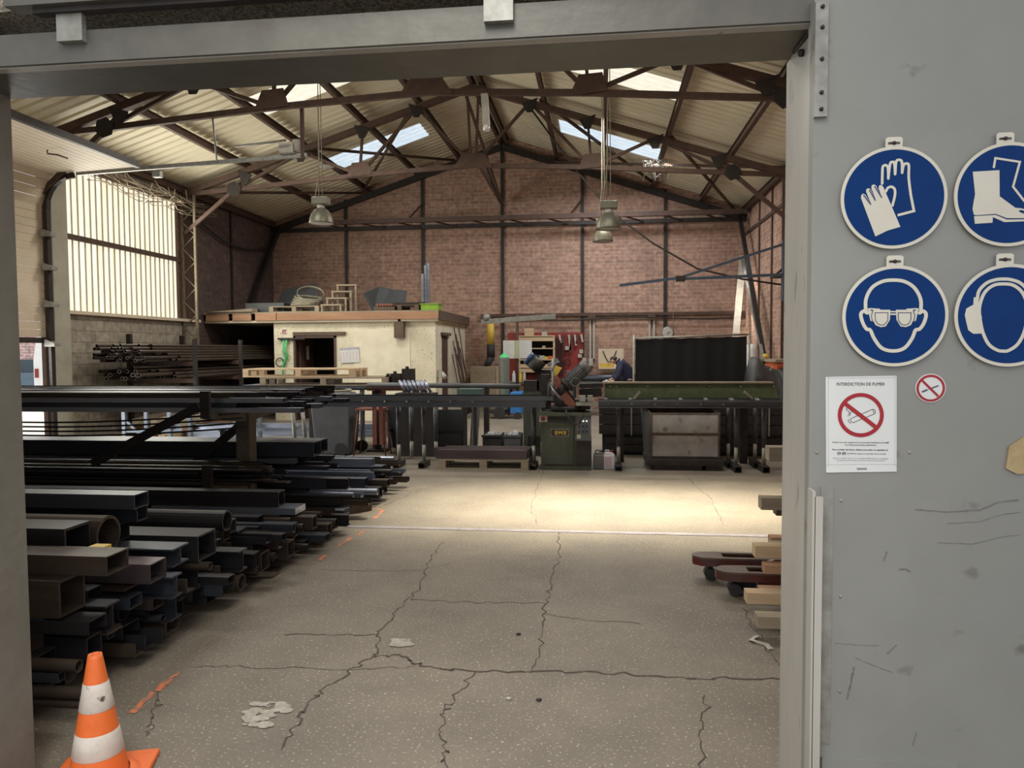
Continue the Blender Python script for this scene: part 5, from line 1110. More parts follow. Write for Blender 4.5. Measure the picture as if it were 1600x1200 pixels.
# right side: tarpaulin, orange machine, cylinders
tm = thing('covered_machine', 'orange machine partly under a dark tarpaulin at the right wall', 'machine', (3.1, 13.6, 0))
a = ay(1208, 570, 13.6); obj('body', MB().box((a.x, 13.3, 0), (3.75, 14.2, a.z+.05)), 'orangebox', tm); obj('lid', MB().box((a.x-.03, 13.27, a.z+.05), (3.77, 14.23, a.z+.1)), 'wood_old', tm)
P = []
tp = MB(); n = 14
rr = random.Random(8)
for i in range(n+1):
    for j in range(9):
        u = i/n; vv = j/8; x = ay(1167, 590, 13.2).x + u*.68; h_ = 1.34 + .1*math.sin(u*7) - .35*max(0, u-.6) - .5*(abs(vv-.5)*2)**2.2 + rr.uniform(-.05, .05)
        P.append((x, 12.9 + vv*.8, h_ - (.3 if i in (0,) else 0)))
tp.add(P, [(i*9+j, (i+1)*9+j, (i+1)*9+j+1, i*9+j+1) for i in range(n) for j in range(8)]); tp.smooth = [True]*len(tp.f)
trp = obj('tarpaulin', tp, 'cloth_dark'); tag(trp, 'crumpled dark grey tarpaulin over low machinery right of the curtain', 'cover')
trp.modifiers.new('sol', 'SOLIDIFY').thickness = .01
tag(obj('low_machine', MB().box((2.75, 13.0, 0), (3.3, 13.6, .85)), 'dark'), 'dark machine mostly hidden under the tarpaulin', 'machine')
mb = MB(); cc = ay(1195, 640, 10.6)
seg_ = [ay(*c_, 10.6) for c_ in ((1204, 577), (1212, 580), (1219, 592), (1223, 610), (1222, 625))]
gd = []
mb = MB()
for p_, q_ in zip(seg_, seg_[1:]): mb.beam(p_, q_, .04, .12, (0, 1, 0))
tag(obj('belt_guard', mb, 'bin'), 'dark curved guard standing beside the right end of the roller table', 'guard')
tag(obj('white_cylinder', MB().lathe([(.13, 0), (.13, 1.55), (.09, 1.68), (0, 1.7)], (ay(1174, 560, 15.5).x, 15.5, 0), 20), 'white'), 'white gas cylinder behind the right end of the curtain', 'gas cylinder')
tag(obj('yellow_helmet', MB().sphere((3.56, 16.42, 1.42), .085, 14, (1, 1, .8)), 'yellow'), 'yellow helmet hanging near the right corner', 'helmet')
wl = thing('wall_bracket', 'dark bracket shelf with hanging cables on the right wall', 'shelf', (3.7, 14.8, 3)); a = ax(1208, 466, 3.4)
obj('shelf_arm', MB().beam((3.35, 14.9, 3.0), (3.8, 14.9, 3.0), .4, .05).beam((3.4, 14.9, 3.02), (3.8, 14.9, 3.35), .04, .04), 'dark', wl)
mb = MB()
for i in range(6): mb.tube([(3.64 + .035*i, 15.0, 2.6 - t*.28 - .01*i) if t % 2 else (3.74 - .015*i, 15.05, 2.6 - t*.28) for t in range(6)], .015)
tag(obj('hose_bundle', mb, 'black'), 'bundle of dark hoses hanging on the right wall column', 'hose')
# ------------------------------------------------------------ the saw line at y = 10
TY = 10.0
lt = thing('roller_table', 'long blue grey roller table left of the saw', 'conveyor', (-2.5, TY, 0))
xa, xb = ay(447, 620, TY).x, ay(866, 620, TY).x
obj('upper_beam', MB().prism([(xa, TY-.25, .925), (xb, TY-.25, .925), (xb, TY-.25, 1.0), (xa, TY-.25, 1.0)], (0, .03, 0)).box((xa, TY-.25, .99), (xb, TY-.19, 1.0)), 'saw_beam', lt)
obj('lower_beam', MB().box((xa-.08, TY-.24, .835), (xb-.1, TY-.2, .918)).box((xa-.08, TY-.29, .835), (xb-.1, TY-.2, .845)), 'saw_beam', lt)
obj('rear_beam', MB().box((xa, TY+.2, .86), (xb, TY+.24, .96)), 'saw_beam', lt)
for i in range(12): x = xa + .3 + i*.31; obj('roller', MB().cyl((x, TY-.19, .93), (x, TY+.19, .93), .028, n=10), 'grey', lt)
for i in range(9):
    x = ay(475 + i*33.5 + 0, 628, TY).x; obj('bolt', MB().lathe([(0, .012), (.008, .01), (.012, 0)], (x, TY-.25, .905), 8, (0, -1, 0)), 'galv', lt)
def tleg(parent, x, y, zt, foot=True, m='steel_blue'):
    l = obj('leg', MB().cyl((x, y, .32), (x, y, zt), .033, n=12), 'saw_beam', parent)
    obj('inner_tube', MB().cyl((x, y, .08), (x, y, .32), .026, n=12), 'galv', l)
    if foot: obj('foot', MB().ring([(x-.045, y-.16, 0.002), (x+.045, y-.16, .002), (x+.045, y-.16, .08), (x-.045, y-.16, .08)], [(x-.035, y-.16, .012), (x+.035, y-.16, .012), (x+.035, y-.16, .07), (x-.035, y-.16, .07)], (0, .34, 0)), 'dark', l)
for px in (626, 665, 835): x = ay(px, 680, TY-.05).x; tleg(lt, x, TY-.15, .835); tleg(lt, x+.09, TY+.2, .86, False)
for px, q in ((457, 463), (472, 480)): a = ay(px, 637, TY); b = ay(q, 705, TY); l = obj('leg', MB().cyl((a.x, TY, .835), (b.x, TY, .03), .028, n=10), 'galv', lt); obj('foot_pad', MB().cyl((b.x, TY, 0), (b.x, TY, .03), .035, n=12), 'redsteel', l)
obj('leg_brace', MB().beam((ay(462, 662, TY).x, TY, .5), (ay(474, 660, TY).x, TY, .55), .03, .03), 'galv', lt)
# right table
rt = thing('roller_table', 'dark roller table right of the saw in front of the green machine', 'conveyor', (1.2, TY, 0))
xa, xb = ay(935, 630, TY).x, ay(1217, 630, TY).x
obj('beam', MB().box((xa, TY-.25, .835), (xb, TY-.2, .93)).box((xa, TY-.29, .915), (xb, TY-.2, .93)).box((xa, TY-.29, .835), (xb, TY-.2, .845)), 'saw_beam', rt)
obj('rear_beam', MB().box((xa, TY+.1, .835), (xb, TY+.14, .93)), 'saw_beam', rt)
for i in range(7): x = xa + .1 + i*.33; obj('roller', MB().cyl((x, TY-.2, .92), (x, TY+.1, .92), .026, n=10), 'grey', rt)
for i in range(6): x = ay(951 + i*35, 628, TY).x; obj('bolt', MB().lathe([(0, .014), (.01, .01), (.014, 0)], (x, TY-.25, .88), 8, (0, -1, 0)), 'galv', rt)
for px in (966, 1148, 1191): x = ay(px, 680, TY-.05).x; tleg(rt, x, TY-.15, .835)
for px in (1139, 1181): x = ay(px, 680, TY+.2).x; tleg(rt, x, TY+.25, .835)
gm = thing('green_machine_bed', 'long green bolted machine bed behind the right roller table', 'machine', (1.2, TY+.4, 0))
a, b, c, d = [ay(*q, TY+.25) for q in ((945, 599), (1208, 599), (1218, 622), (945, 622))]
obj('side_plate', MB().prism([a, b, c, d], (0, .05, 0)), 'green', gm)
obj('top_edge', MB().box((a.x-.03, TY+.22, a.z), (b.x, TY+.36, a.z+.02)), 'wood_old', gm)
obj('bed', MB().box((a.x, TY+.32, .9), (b.x, TY+.75, a.z-.02)), 'green_cab', gm)
for i, px in enumerate((953, 963, 1012, 1060, 1109, 1158, 1209)): p_ = ay(px, 604, TY+.24); obj('bolt', MB().lathe([(0, .012), (.008, .01), (.012, 0)], p_, 8, (0, -1, 0)), 'galv', gm)
for s_, (p1, p2) in enumerate((((1000, 612), (990, 623)), ((1163, 612), (1176, 623)))): obj('stay', MB().beam(ay(*p1, TY+.1), ay(*p2, TY+.1), .03, .05, (0, 1, 0)), 'galv', gm)
for x in (.3, 2.0): obj('leg', MB().box((x-.05, TY+.5, 0), (x+.05, TY+.6, .9)), 'dark', gm)
# dark panelled feed magazine behind
pm = thing('feed_magazine', 'dark horizontal panelled cabinet behind the right table legs', 'machine', (1.2, 11.2, 0))
xa, xb = ay(936, 650, 11.2).x, ay(1222, 650, 11.2).x
for i, z in enumerate((.62, .47, .32)): obj('panel', MB().box((xa, 11.2, z+.0), (xb+.3, 11.25, z+.14)), 'dark', pm)
for z in (.06, .17): obj('panel', MB().box((xa+.1, 11.2, z), (xb+.3, 11.25, z+.1)), 'dark', pm)
obj('carcass', MB().box((xa+.05, 11.26, .02), (xb+.3, 11.9, .78)), 'dark', pm)
for px in (987, 1204): x = ay(px, 650, 11.1).x; obj('edge_strip', MB().box((x-.01, 11.18, .3), (x+.01, 11.199, .76)), 'galv', pm)
# grey scrap bin
sb = thing('scrap_bin', 'tipping scrap bin with two pale grey panels under the right table', 'bin', (.95, 10.5, 0))
a, b = ay(1015, 645, 9.95), ay(1125, 717, 9.95)
x0, x1, z0, z1 = a.x, b.x, b.z, a.z
obj('shell', MB().prism([(x0, 9.95, z0), (x1, 9.95, z0), (x1, 9.95, z1), (x0, 9.95, z1)], (0, .02, 0)).box((x0, 9.97, z0), (x0+.02, 10.6, z1)).box((x1-.02, 9.97, z0), (x1, 10.6, z1)).box((x0, 10.58, z0), (x1, 10.6, z1+.05)).box((x0, 9.97, z0), (x1, 10.6, z0+.02)), 'rubber_brown', sb)
zm = (z0+z1)/2 + .02
obj('panel', MB().box((x0+.04, 9.935, zm+.02), (x1-.03, 9.95, z1-.03)), 'lightgrey', sb); obj('panel', MB().box((x0+.04, 9.935, z0+.03), (x1-.03, 9.95, zm-.02)), 'lightgrey', sb)
obj('side_flare', MB().prism([(x0-.1, 10.3, z1+.03), (x0, 9.95, z1), (x0, 9.95, z0), (x0-.05, 10.3, z0)], (0, .02, 0)), 'bin', sb)
obj('skid', MB().box((x0-.05, 9.8, .07), (x1+.03, 10.6, z0)), 'dark', sb); obj('fork_pocket', MB().box((x0+.05, 9.82, 0), (x1-.25, 9.9, .07)).box((x1-.2, 9.82, 0), (x1-.03, 9.9, .07)), 'dark', sb)
# jerrycans
for px, mm, lab in ((936, 'grey', 'dirty grey jerrycan at the foot of the green saw cabinet'), (951, 'white', 'white jerrycan with a pink label beside the grey one')):
    c = ay(px, 715, 9.9); t = thing('jerrycan', lab, 'canister', (c.x, 9.9, 0), group='jerrycans by the saw'); x = c.x
    obj('can_body', MB().box((x-.078, 9.82, 0), (x+.078, 9.98, .2)).box((x-.06, 9.84, .2), (x+.06, 9.96, .225)), mm, t, bevel=.015); obj('cap', MB().cyl((x+.04, 9.9, .225), (x+.04, 9.9, .25), .02), 'black' if mm == 'grey' else 'signred', t); obj('handle', MB().tube([(x-.05, 9.9, .22), (x-.04, 9.9, .25), (x+.0, 9.9, .25), (x+.01, 9.9, .22)], .01), mm, t)
    if mm == 'white': obj('label_sheet', MB().box((x-.055, 9.815, .04), (x+.04, 9.819, .17)), mat('label_pink', (.5, .38, .45), (.6, .5, .58), .6), t)
# saw
sw = thing('cold_saw', 'green circular metal saw with tilted motor and control panel', 'saw', (-.45, TY, 0))
x0, x1 = -.79, -.1
obj('cabinet', MB().box((x0+.02, 9.75, .05), (-.3, 10.35, .73)), 'green_cab', sw); obj('plinth', MB().box((x0, 9.72, 0), (x1, 10.4, .05)), 'green_cab', sw)
obj('side_cabinet', MB().box((-.3, 9.74, .05), (-.105, 10.35, .4)), 'dark', sw)
obj('front_door', MB().box((-.72, 9.735, .08), (-.34, 9.75, .64)), 'green_cab', sw)
obj('slot', MB().box((-.7, 9.742, .66), (-.42, 9.751, .705)), 'black', sw)
obj('coolant_tray', MB().box((x0-.03, 9.68, .73), (x1+.0, 10.42, .76)).box((x0-.03, 9.68, .76), (x1, 9.7, .775)), 'green_cab', sw)
pn = obj('control_panel', MB().box((-.31, 9.70, .4), (-.105, 9.76, .725)), 'bin', sw)
for i, (u, v_, mm) in enumerate(((.25, .06, 'signred'), (.5, .06, 'button_glow'), (.72, .06, 'button_glow'), (.25, .13, 'dark'), (.5, .13, 'signblue'), (.72, .13, 'signblue'), (.25, .2, 'dark'), (.5, .2, 'signblue'), (.72, .2, 'signblue'))):
    obj('button', MB().cyl((-.31+.205*u, 9.70, .72-v_), (-.31+.205*u, 9.685, .72-v_), .012, n=12), mm, pn)
obj('key_switch', MB().box((-.29, 9.69, .43), (-.24, 9.70, .48)), 'dusty', pn)
es = obj('main_switch', MB().box((-.79, 9.70, .645), (-.68, 9.745, .735)), 'dusty', sw); obj('knob', MB().cyl((-.735, 9.70, .69), (-.735, 9.67, .69), .03, n=16), 'signred', es); obj('knob_grip', MB().cyl((-.735, 9.67, .69), (-.735, 9.655, .69), .02, n=12), 'black', es)
pl = obj('name_plate', MB().prism([(-.52 + (.115 if math.cos(a_) > 0 else -.115)*.7 + .035*math.cos(a_), 9.731, .50 + .042*math.sin(a_)) for a_ in [k*math.pi/10 for k in range(20)]], (0, .004, 0)), 'black', sw)
obj('name_plate_frame', MB().ring([(-.64, 9.7335, .45), (-.40, 9.7335, .45), (-.40, 9.7335, .55), (-.64, 9.7335, .55)], [(-.63, 9.7335, .458), (-.41, 9.7335, .458), (-.41, 9.7335, .542), (-.63, 9.7335, .542)], (0, .001, 0)), 'galv', pl)
mb = MB()
for dx, sh_ in ((-.08, 'B'), (-.025, 'M'), (.035, 'B')):
    X = -.51 + dx; z = .475; H_ = .05
    if sh_ == 'B': mb.box((X, 9.727, z), (X+.012, 9.731, z+H_)); mb.box((X, 9.727, z), (X+.038, 9.731, z+.011)); mb.box((X, 9.727, z+.02), (X+.038, 9.731, z+.03)); mb.box((X, 9.727, z+H_-.011), (X+.038, 9.731, z+H_)); mb.box((X+.032, 9.727, z+.005), (X+.042, 9.731, z+.022)); mb.box((X+.032, 9.727, z+.028), (X+.042, 9.731, z+.046))
    else: mb.box((X, 9.727, z), (X+.011, 9.731, z+H_)); mb.box((X+.038, 9.727, z), (X+.049, 9.731, z+H_)); mb.beam((X+.006, 9.729, z+H_-.004), (X+.0245, 9.729, z+.018), .003, .011, (1, 0, 0)); mb.beam((X+.0245, 9.729, z+.018), (X+.043, 9.729, z+H_-.004), .003, .011, (1, 0, 0))
obj('name_plate_lettering', mb, 'yellow', pl)
J = lambda x, y, yy=9.9: ay(x, y, yy)
obj('vice', MB().box(J(866, 640), J(885, 612) + Vector((0, .3, 0))).box(J(885, 640), J(922, 625) + Vector((0, .35, 0))).box(J(868, 616), J(882, 604) + Vector((0, .2, 0))), 'dark', sw)
obj('turntable', MB().cyl((-.42, 10.05, .77), (-.42, 10.05, .84), .24, n=28), 'dark', sw)
blade_c = J(880, 618); ax_ = Vector((.72, -.15, .55)).normalized()
obj('saw_blade', MB().lathe([(0, 0), (.17, 0), (.17, .004), (0, .004)], J(871, 612), 40, ax_), 'steel_light', sw)
g_ = MB(); pts_ = [(860, 595), (864, 590), (871, 590), (877, 600), (889, 618), (900, 632), (896, 638), (884, 632), (872, 615)]
obj('blade_guard', MB().prism([J(*q, 9.85) for q in pts_], (.0, .1, .02)), 'redsteel', sw)
mp, mq = J(886, 601), J(917, 571)
mo = obj('motor', MB().cyl(mp, mq, .088, n=24), 'bin', sw)
d_ = (mq - mp).normalized()
mb = MB()
sx_ = d_.cross(Vector((0, 1, 0))).normalized(); 
for i in range(20):
    a_ = 2*math.pi*i/20; n_ = sx_*math.cos(a_) + Vector((0, 1, 0))*math.sin(a_); mb.beam(mp + d_*.05 + n_*.09, mq - d_*.06 + n_*.09, .006, .014, n_)
obj('cooling_fins', mb, 'bin', mo); obj('fan_cover', MB().cyl(mq - d_*.06, mq + d_*.02, .094, n=24), 'grey', mo); obj('terminal_box', MB().box(J(891, 584) - Vector((.05, .02, .04)), J(891, 584) + Vector((.05, .09, .04))), 'grey', mo)
obj('gearbox', MB().cyl(mp - d_*.16, mp, .075, n=20).cyl(mp - d_*.02, mp + d_*.02, .105, n=24).beam(mp - d_*.1, J(893, 630, 9.95), .1, .12), 'dark', sw)
obj('handwheel', MB().lathe([(.05, 0), (.062, .006), (.062, .014), (.05, .014), (.05, 0)], J(899, 597, 9.75), 20, (.2, -1, 0)), 'grey', sw)
obj('saw_handle', MB().cyl(J(864, 612, 9.8), J(864, 560, 9.9), .018, n=8), 'galv', sw)
obj('upright_column', MB().box(J(845, 640, 10.1), J(860, 585, 10.1) + Vector((0, .15, 0))), 'dark', sw)
obj('yellow_cover', MB().prism([J(*q, 9.95) for q in ((861, 583), (868, 571), (878, 575), (868, 590), (862, 590))], (0, .06, 0)), 'yellow', sw)
obj('coolant_hose', MB().tube([J(857, 620, 9.75), J(858, 600, 9.75), J(862, 578, 9.8), J(868, 568, 9.85), J(874, 566, 9.9)], .016), 'bin', sw)
obj('cable', MB().tube([J(884, 640, 9.7), J(890, 655, 9.68), J(898, 664, 9.66), J(905, 662, 9.66), J(912, 645, 9.68)], .012), 'black', sw)
obj('clamp_jaws', MB().box(J(905, 628, 9.8), J(915, 618, 9.8) + Vector((0, .08, 0))).box(J(918, 628, 9.8), J(926, 618, 9.8) + Vector((0, .08, 0))).box(J(900, 634, 9.8), J(934, 629, 9.8) + Vector((0, .08, 0))), 'galv', sw)
obj('feed_arm', MB().beam(J(905, 615, 10.1), J(940, 612, 10.1), .1, .12).beam(J(905, 603, 10.2), J(942, 602, 10.2), .06, .06), 'dark', sw)
# second saw behind with a blue motor
s2w = thing('band_saw', 'dark second saw with a blue capped motor behind the green one', 'saw', (-.9, 11.0, 0))
J = lambda x, y, yy=11.0: ay(x, y, yy)
mp, mq = J(846, 577), J(830, 563)
obj('motor', MB().cyl(mp, mq, .1, n=20), 'dark', s2w); obj('motor_cap', MB().cyl(mq, mq + (mq-mp).normalized()*.07, .102, n=20), mat('motor_blue', (.02, .06, .17), (.02, .05, .12), .4), s2w)
obj('housing', MB().box(J(839, 610), J(860, 578) + Vector((0, .3, 0))).box(J(818, 612), J(842, 595) + Vector((0, .3, 0))), 'dark', s2w)
obj('base', MB().box(J(818, 700) , J(846, 612) + Vector((0, .5, 0))), 'green_cab', s2w)
bb = J(830, 690); obj('pedestal', MB().box((bb.x-.05, 11.0, 0), (bb.x+.22, 11.6, .3)), 'dark', s2w)
obj('arm', MB().beam(J(856, 571), J(872, 562), .06, .06), 'galv', s2w)
# ------------------------------------------------------------ things under and behind the left table
a, b = ay(686, 715, 9.7), ay(826, 715, 9.7)
pallet('pallet', 'low dark pallet carrying purple brown beams under the left roller table', (a.x+b.x)/2, 9.95, 0, b.x-a.x, .6, 'wood_old')
for i in range(3): stock('square', b.x-.02+.02*i, 9.72+i*.16, .146, .14, .12, b.x-a.x+.1*(i % 2), 'steel_plum', 'purple brown beam on the pallet under the left table, ' + ('front', 'middle', 'rear')[i] + ' one')
for px0_, px1_, mm, lab in ((754, 783, 'black', 'black open crate with white offcuts under the left table'), (788, 813, 'bin', 'grey plastic crate full of white offcuts beside the black crate')):
    a, b = ay(px0_, 702, 10.9), ay(px1_, 680, 10.9); t = thing('offcut_crate', lab, 'crate', ((a.x+b.x)/2, 11.1, 0), group='offcut crates'); zt = b.z
    obj('tub', MB().box((a.x, 10.9, .0), (b.x, 10.92, zt)).box((a.x, 11.28, 0), (b.x, 11.3, zt)).box((a.x, 10.92, 0), (a.x+.02, 11.28, zt)).box((b.x-.02, 10.92, 0), (b.x, 11.28, zt)).box((a.x, 10.9, 0), (b.x, 11.3, .02)).box((a.x-.015, 10.885, zt-.03), (b.x+.015, 10.9, zt)), mm, t)
    mb = MB(); r = random.Random(px0_)
    for k in range(26): c_ = Vector((r.uniform(a.x+.05, b.x-.05), r.uniform(10.97, 11.22), zt - .01 + r.uniform(-.03, .03))); mb.box(c_ - Vector((r.uniform(.01, .03),)*3), c_ + Vector((r.uniform(.01, .035),)*3))
    tag(obj('metal_offcuts', mb, 'white'), 'pale metal offcuts heaped in the ' + ('black' if mm == 'black' else 'grey') + ' crate', 'offcuts', kind='stuff')
# dark plates leaning behind the table
sc2 = thing('scrap_container', 'large dark open scrap container behind the left table legs', 'container', (-2.6, 11.3, 0))
P = [ay(*q, 11.3) for q in ((605, 640), (728, 640), (722, 700), (618, 700))]
P = [(p_.x, 11.3, max(p_.z, .04)) for p_ in P]
obj('front_plate', MB().prism(P, (0, .02, 0)), 'sheet_dark', sc2)
obj('side_plate', MB().prism([(P[1][0]+.05, 11.3, .04), (P[1][0]+.05, 12.0, .04), (P[1][0]+.1, 12.0, .75), (P[1][0]+.1, 11.3, .75)], (.02, 0, 0)), 'bin', sc2)
obj('side_plate', MB().prism([(P[0][0], 11.32, .04), (P[0][0], 12.0, .04), (P[0][0], 12.0, .75), (P[0][0], 11.32, .75)], (.02, 0, 0)), 'bin', sc2)
obj('edge_frame', MB().beam(P[0], P[3], .04, .05).beam(P[1], P[2], .04, .05).beam((P[0][0], 11.29, .34), (P[1][0], 11.29, .34), .02, .03), 'black', sc2)
obj('runner', MB().box((P[3][0], 11.3, 0), (P[2][0], 11.4, .04)).box((P[3][0], 11.8, 0), (P[2][0], 11.9, .04)), 'dark', sc2)
# turnbuckle row on table
for i in range(7):
    a, b = ay(624 + i*6.5, 594, 10.9), ay(634 + i*6.5, 613, 10.9)
    tag(obj('drill_tube', MB().cyl(a, b, .022, n=8), 'steel_light'), 'bright leaning tube in the row behind the left table', 'tube', 'row of leaning tubes')
tag(obj('tube_stand', MB().box((ay(620, 613, 10.9).x, 10.8, 0), (ay(680, 613, 10.9).x, 11.1, ay(640, 614, 10.9).z)), 'dark'), 'dark stand carrying the row of leaning tubes', 'stand')
# pipe line across and stands
tag(obj('long_pipe', MB().cyl(ay(575, 601, 11.4), ay(812, 604, 11.4), .04, n=12), 'bin'), 'long dark pipe lying level behind the left roller table', 'pipe')
for px in (590, 760): p_ = ay(px, 603, 11.4); tag(obj('pipe_stand', MB().box((p_.x-.04, 11.36, 0), (p_.x+.04, 11.44, p_.z-.04)).box((p_.x-.15, 11.25, 0), (p_.x+.15, 11.55, .03)), 'dark'), 'dark stand under the long pipe, ' + ('left' if px == 590 else 'right') + ' one', 'stand')
gb = thing('machine_stand', 'faded teal machine table just above the left roller table', 'table', (ay(733, 617, 10.7).x, 10.85, 0)); gz = ay(733, 617, 10.7).z; gx = ay(733, 617, 10.7).x
obj('table_top', MB().box(ay(714, 617, 10.7), ay(752, 608, 10.7) + Vector((0, .3, 0))), mat('faded_teal', (.08, .13, .12), (.06, .1, .09), .6), gb)
for x in (gx-.1, gx+.05): obj('leg', MB().box((x, 10.75, 0), (x+.05, 10.8, gz)), 'dark', gb)
# wheelie bin
wb = thing('wheelie_bin', 'dark grey wheelie bin under the left end of the roller table', 'bin', (-4.1, 11.0, 0))
a, b = ay(486, 640, 10.8), ay(549, 708, 10.8); x0, x1 = a.x, b.x
mb = MB(); tp_ = [(x0, 10.75, .88), (x1, 10.75, .88), (x1, 11.3, .88), (x0, 11.3, .88)]; bt_ = [(x0+.06, 10.8, .02), (x1-.04, 10.8, .02), (x1-.04, 11.2, .02), (x0+.06, 11.2, .02)]
mb.add(bt_ + tp_, [(3,2,1,0), (4,5,6,7), (0,1,5,4), (1,2,6,5), (2,3,7,6), (3,0,4,7)]); obj('bin_body', mb, 'bin', wb, bevel=.02)
obj('rim', MB().box((x0-.02, 10.72, .86), (x1+.02, 11.33, .9)), 'bin', wb, bevel=.01)
ld = MB().box((x0-.01, 10.74, .9), (x1+.03, 11.34, .925)).prism([(x0+.02, 10.78, .925), (x1-.0, 10.78, .925), (x1-.08, 10.9, .955), (x0+.1, 10.9, .955)], (0, .35, 0)); obj('lid', ld, 'bin', wb)
for y in (10.82, 11.25): obj('wheel', MB().cyl((x1-.06-.1, y-.03, .1), (x1-.06-.1, y+.03, .1), .1, n=24) if y < 11 else MB().cyl((x1+.02, y-.03, .1), (x1+.02, y+.03, .1), .09, n=24), 'black', wb)
obj('axle', MB().cyl((x1-.16, 10.82, .1), (x1+.02, 11.25, .1), .015), 'dark', wb)
tag(obj('cable_coil', MB().lathe([(.28, 0), (.3, .02), (.32, .0), (.3, -.015), (.28, 0)], (ay(520, 612, 11.1).x, 11.05, .985), 28), 'cablew'), 'pale cable ring lying on the wheelie bin lid', 'cable')
# benches with pallets behind the bin
def trestle(x, y, h_, wx, wy, lab, m_='galv', grp='trestle benches'):
    t = thing('trestle_bench', lab, 'bench', (x, y, 0), group=grp)
    obj('top_frame', MB().box((x-wx/2, y-wy/2, h_-.06), (x+wx/2, y+wy/2, h_)), m_, t)
    for sx_ in (-1, 1):
        for sy_ in (-1, 1): obj('leg', MB().box((x+sx_*(wx/2-.05)-.03, y+sy_*(wy/2-.05)-.03, 0), (x+sx_*(wx/2-.05)+.03, y+sy_*(wy/2-.05)+.03, h_-.06)), m_, t)
    obj('stretcher', MB().beam((x-wx/2+.05, y-wy/2+.05, .3), (x+wx/2-.05, y-wy/2+.05, .3), .04, .05).beam((x-wx/2+.05, y-wy/2+.05, .5), (x-wx/2+.5, y-wy/2+.05, .08), .03, .04), m_, t)
    return t
M['benchblue'] = mat('bench_blue_grey', (.2, .24, .3), (.14, .17, .21), .5, .2)
trestle(-4.95, 12.1, 1.02, 2.3, 1.0, 'blue grey steel trestle bench carrying pale pallets', 'benchblue')
trestle(-7.4, 11.6, .75, .9, .7, 'smaller blue grey bench left of the pallet bench', 'benchblue')
tag(obj('machine_table', MB().box((-3.75, 11.6, .95), (-2.9, 12.3, 1.02)).box((-3.7, 11.7, 0), (-3.62, 11.78, .95)).box((-3.0, 11.7, 0), (-2.92, 11.78, .95)).box((-3.7, 12.15, 0), (-3.62, 12.23, .95)).box((-3.0, 12.15, 0), (-2.92, 12.23, .95)), 'redsteel'), 'reddish brown table frame right of the pallet bench', 'table')
for px, py, w_, h_, lab in ((608, 590, .05, .16, 'small dark vice standing on the brown table frame'), (619, 588, .09, .2, 'dark block on the brown table frame'), (638, 580, .1, .28, 'taller dark block behind the leaning tubes')):
    c = ay(px, py, 11.9); tag(obj('machine_part', MB().box((c.x-w_, 11.85, 1.02), (c.x+w_, 11.98, 1.02+h_)).cyl((c.x-.02, 11.9, 1.02+h_), (c.x-.02, 11.9, 1.06+h_), .03), 'dark'), lab, 'machine part')
c = ay(497, 585, 12.0)
pallet('pallet', 'weathered brown pallet on the bench, second from the top', -4.55, 12.15, 1.02, 2.2, .8, 'wood_old')
pallet('pallet', 'pale new wooden pallet topping the bench stack', -5.0, 12.15, 1.165, 1.95, .7, 'wood')
tag(obj('bar_stand', MB().ring([(-5.9, 11.3, .98), (-2.9, 11.3, .98), (-2.9, 11.3, 1.04), (-5.9, 11.3, 1.04)], [(-5.85, 11.3, .995), (-2.95, 11.3, .995), (-2.95, 11.3, 1.025), (-5.85, 11.3, 1.025)], (0, .2, 0)), 'dark'), 'long low black steel frame in front of the pallet bench', 'frame')
for x in (-5.7, -4.6, -3.05): tag(obj('frame_support', MB().box((x-.04, 11.35, 0), (x+.04, 11.45, .98)), 'dark'), 'dark upright under the long black frame, ' + {-5.7: 'left', -4.6: 'middle', -3.05: 'right'}[x] + ' one', 'stand')
t = thing('steel_stool', 'thin rusty stool frame right of the wheelie bin', 'stool', (-3.45, 10.9, 0)); 
for x, xt in ((-3.7, -3.62), (-3.2, -3.28)):
    for y in (10.75, 11.05): obj('leg', MB().cyl((x, y, 0), (xt, y, .7), .012, n=8), 'redsteel', t)
obj('seat', MB().box((-3.66, 10.72, .7), (-3.24, 11.08, .73)), 'redsteel', t)
for px in (590, 600): p_ = ay(px, 660, 10.4); tag(obj('hanging_strap', MB().box((p_.x-.025, 10.241, .25), (p_.x+.03, 10.26, .93)), 'redsteel'), 'reddish flat strap hanging below the left table, ' + ('left one' if px == 590 else 'right one'), 'strap')
# ------------------------------------------------------------ right side of the doorway
pt = thing('pallet_truck', 'worn red pallet truck whose forks point left at the right edge', 'pallet truck', (2.2, 5.3, 0))
def fork(xs, y, lab=None):
    h_ = .17; t_ = .14; L = 2.1 - xs
    o_ = [(xs, y-.03), (xs+.05, y-.075), (xs+.15, y-.085), (2.1, y-.085), (2.1, y+.085), (xs+.15, y+.085), (xs+.05, y+.075), (xs, y+.03)]
    i_ = [(xs+.2, y-.045), (xs+.22, y-.05), (xs+.3, y-.05), (xs+.45, y-.05), (xs+.45, y+.05), (xs+.3, y+.05), (xs+.22, y+.05), (xs+.2, y+.045)]
    f_ = obj('fork', MB().ring([(x, yy, h_-.012) for x, yy in o_], [(x, yy, h_-.012) for x, yy in i_], (0, 0, .012)), 'forktop', pt)
    obj('fork_side', MB().ring([(x, yy, h_-.06) for x, yy in o_], [(xs+.05+(x-xs)*.93, y+(yy-y)*.9, h_-.06) for x, yy in o_], (0, 0, .048)), 'forkred', f_)
    obj('roller', MB().cyl((xs+.12, y-.05, .042), (xs+.12, y+.05, .042), .04, n=18), 'black', f_)
    obj('roller_bracket', MB().box((xs+.3, y-.06, .05), (xs+.55, y-.05, .11)).box((xs+.3, y+.05, .05), (xs+.55, y+.06, .11)), 'forkred', f_)
p1, p2 = az(1082, 866, .17), az(1118, 888, .17)
fork(p1.x, p1.y); fork(p2.x, p2.y)
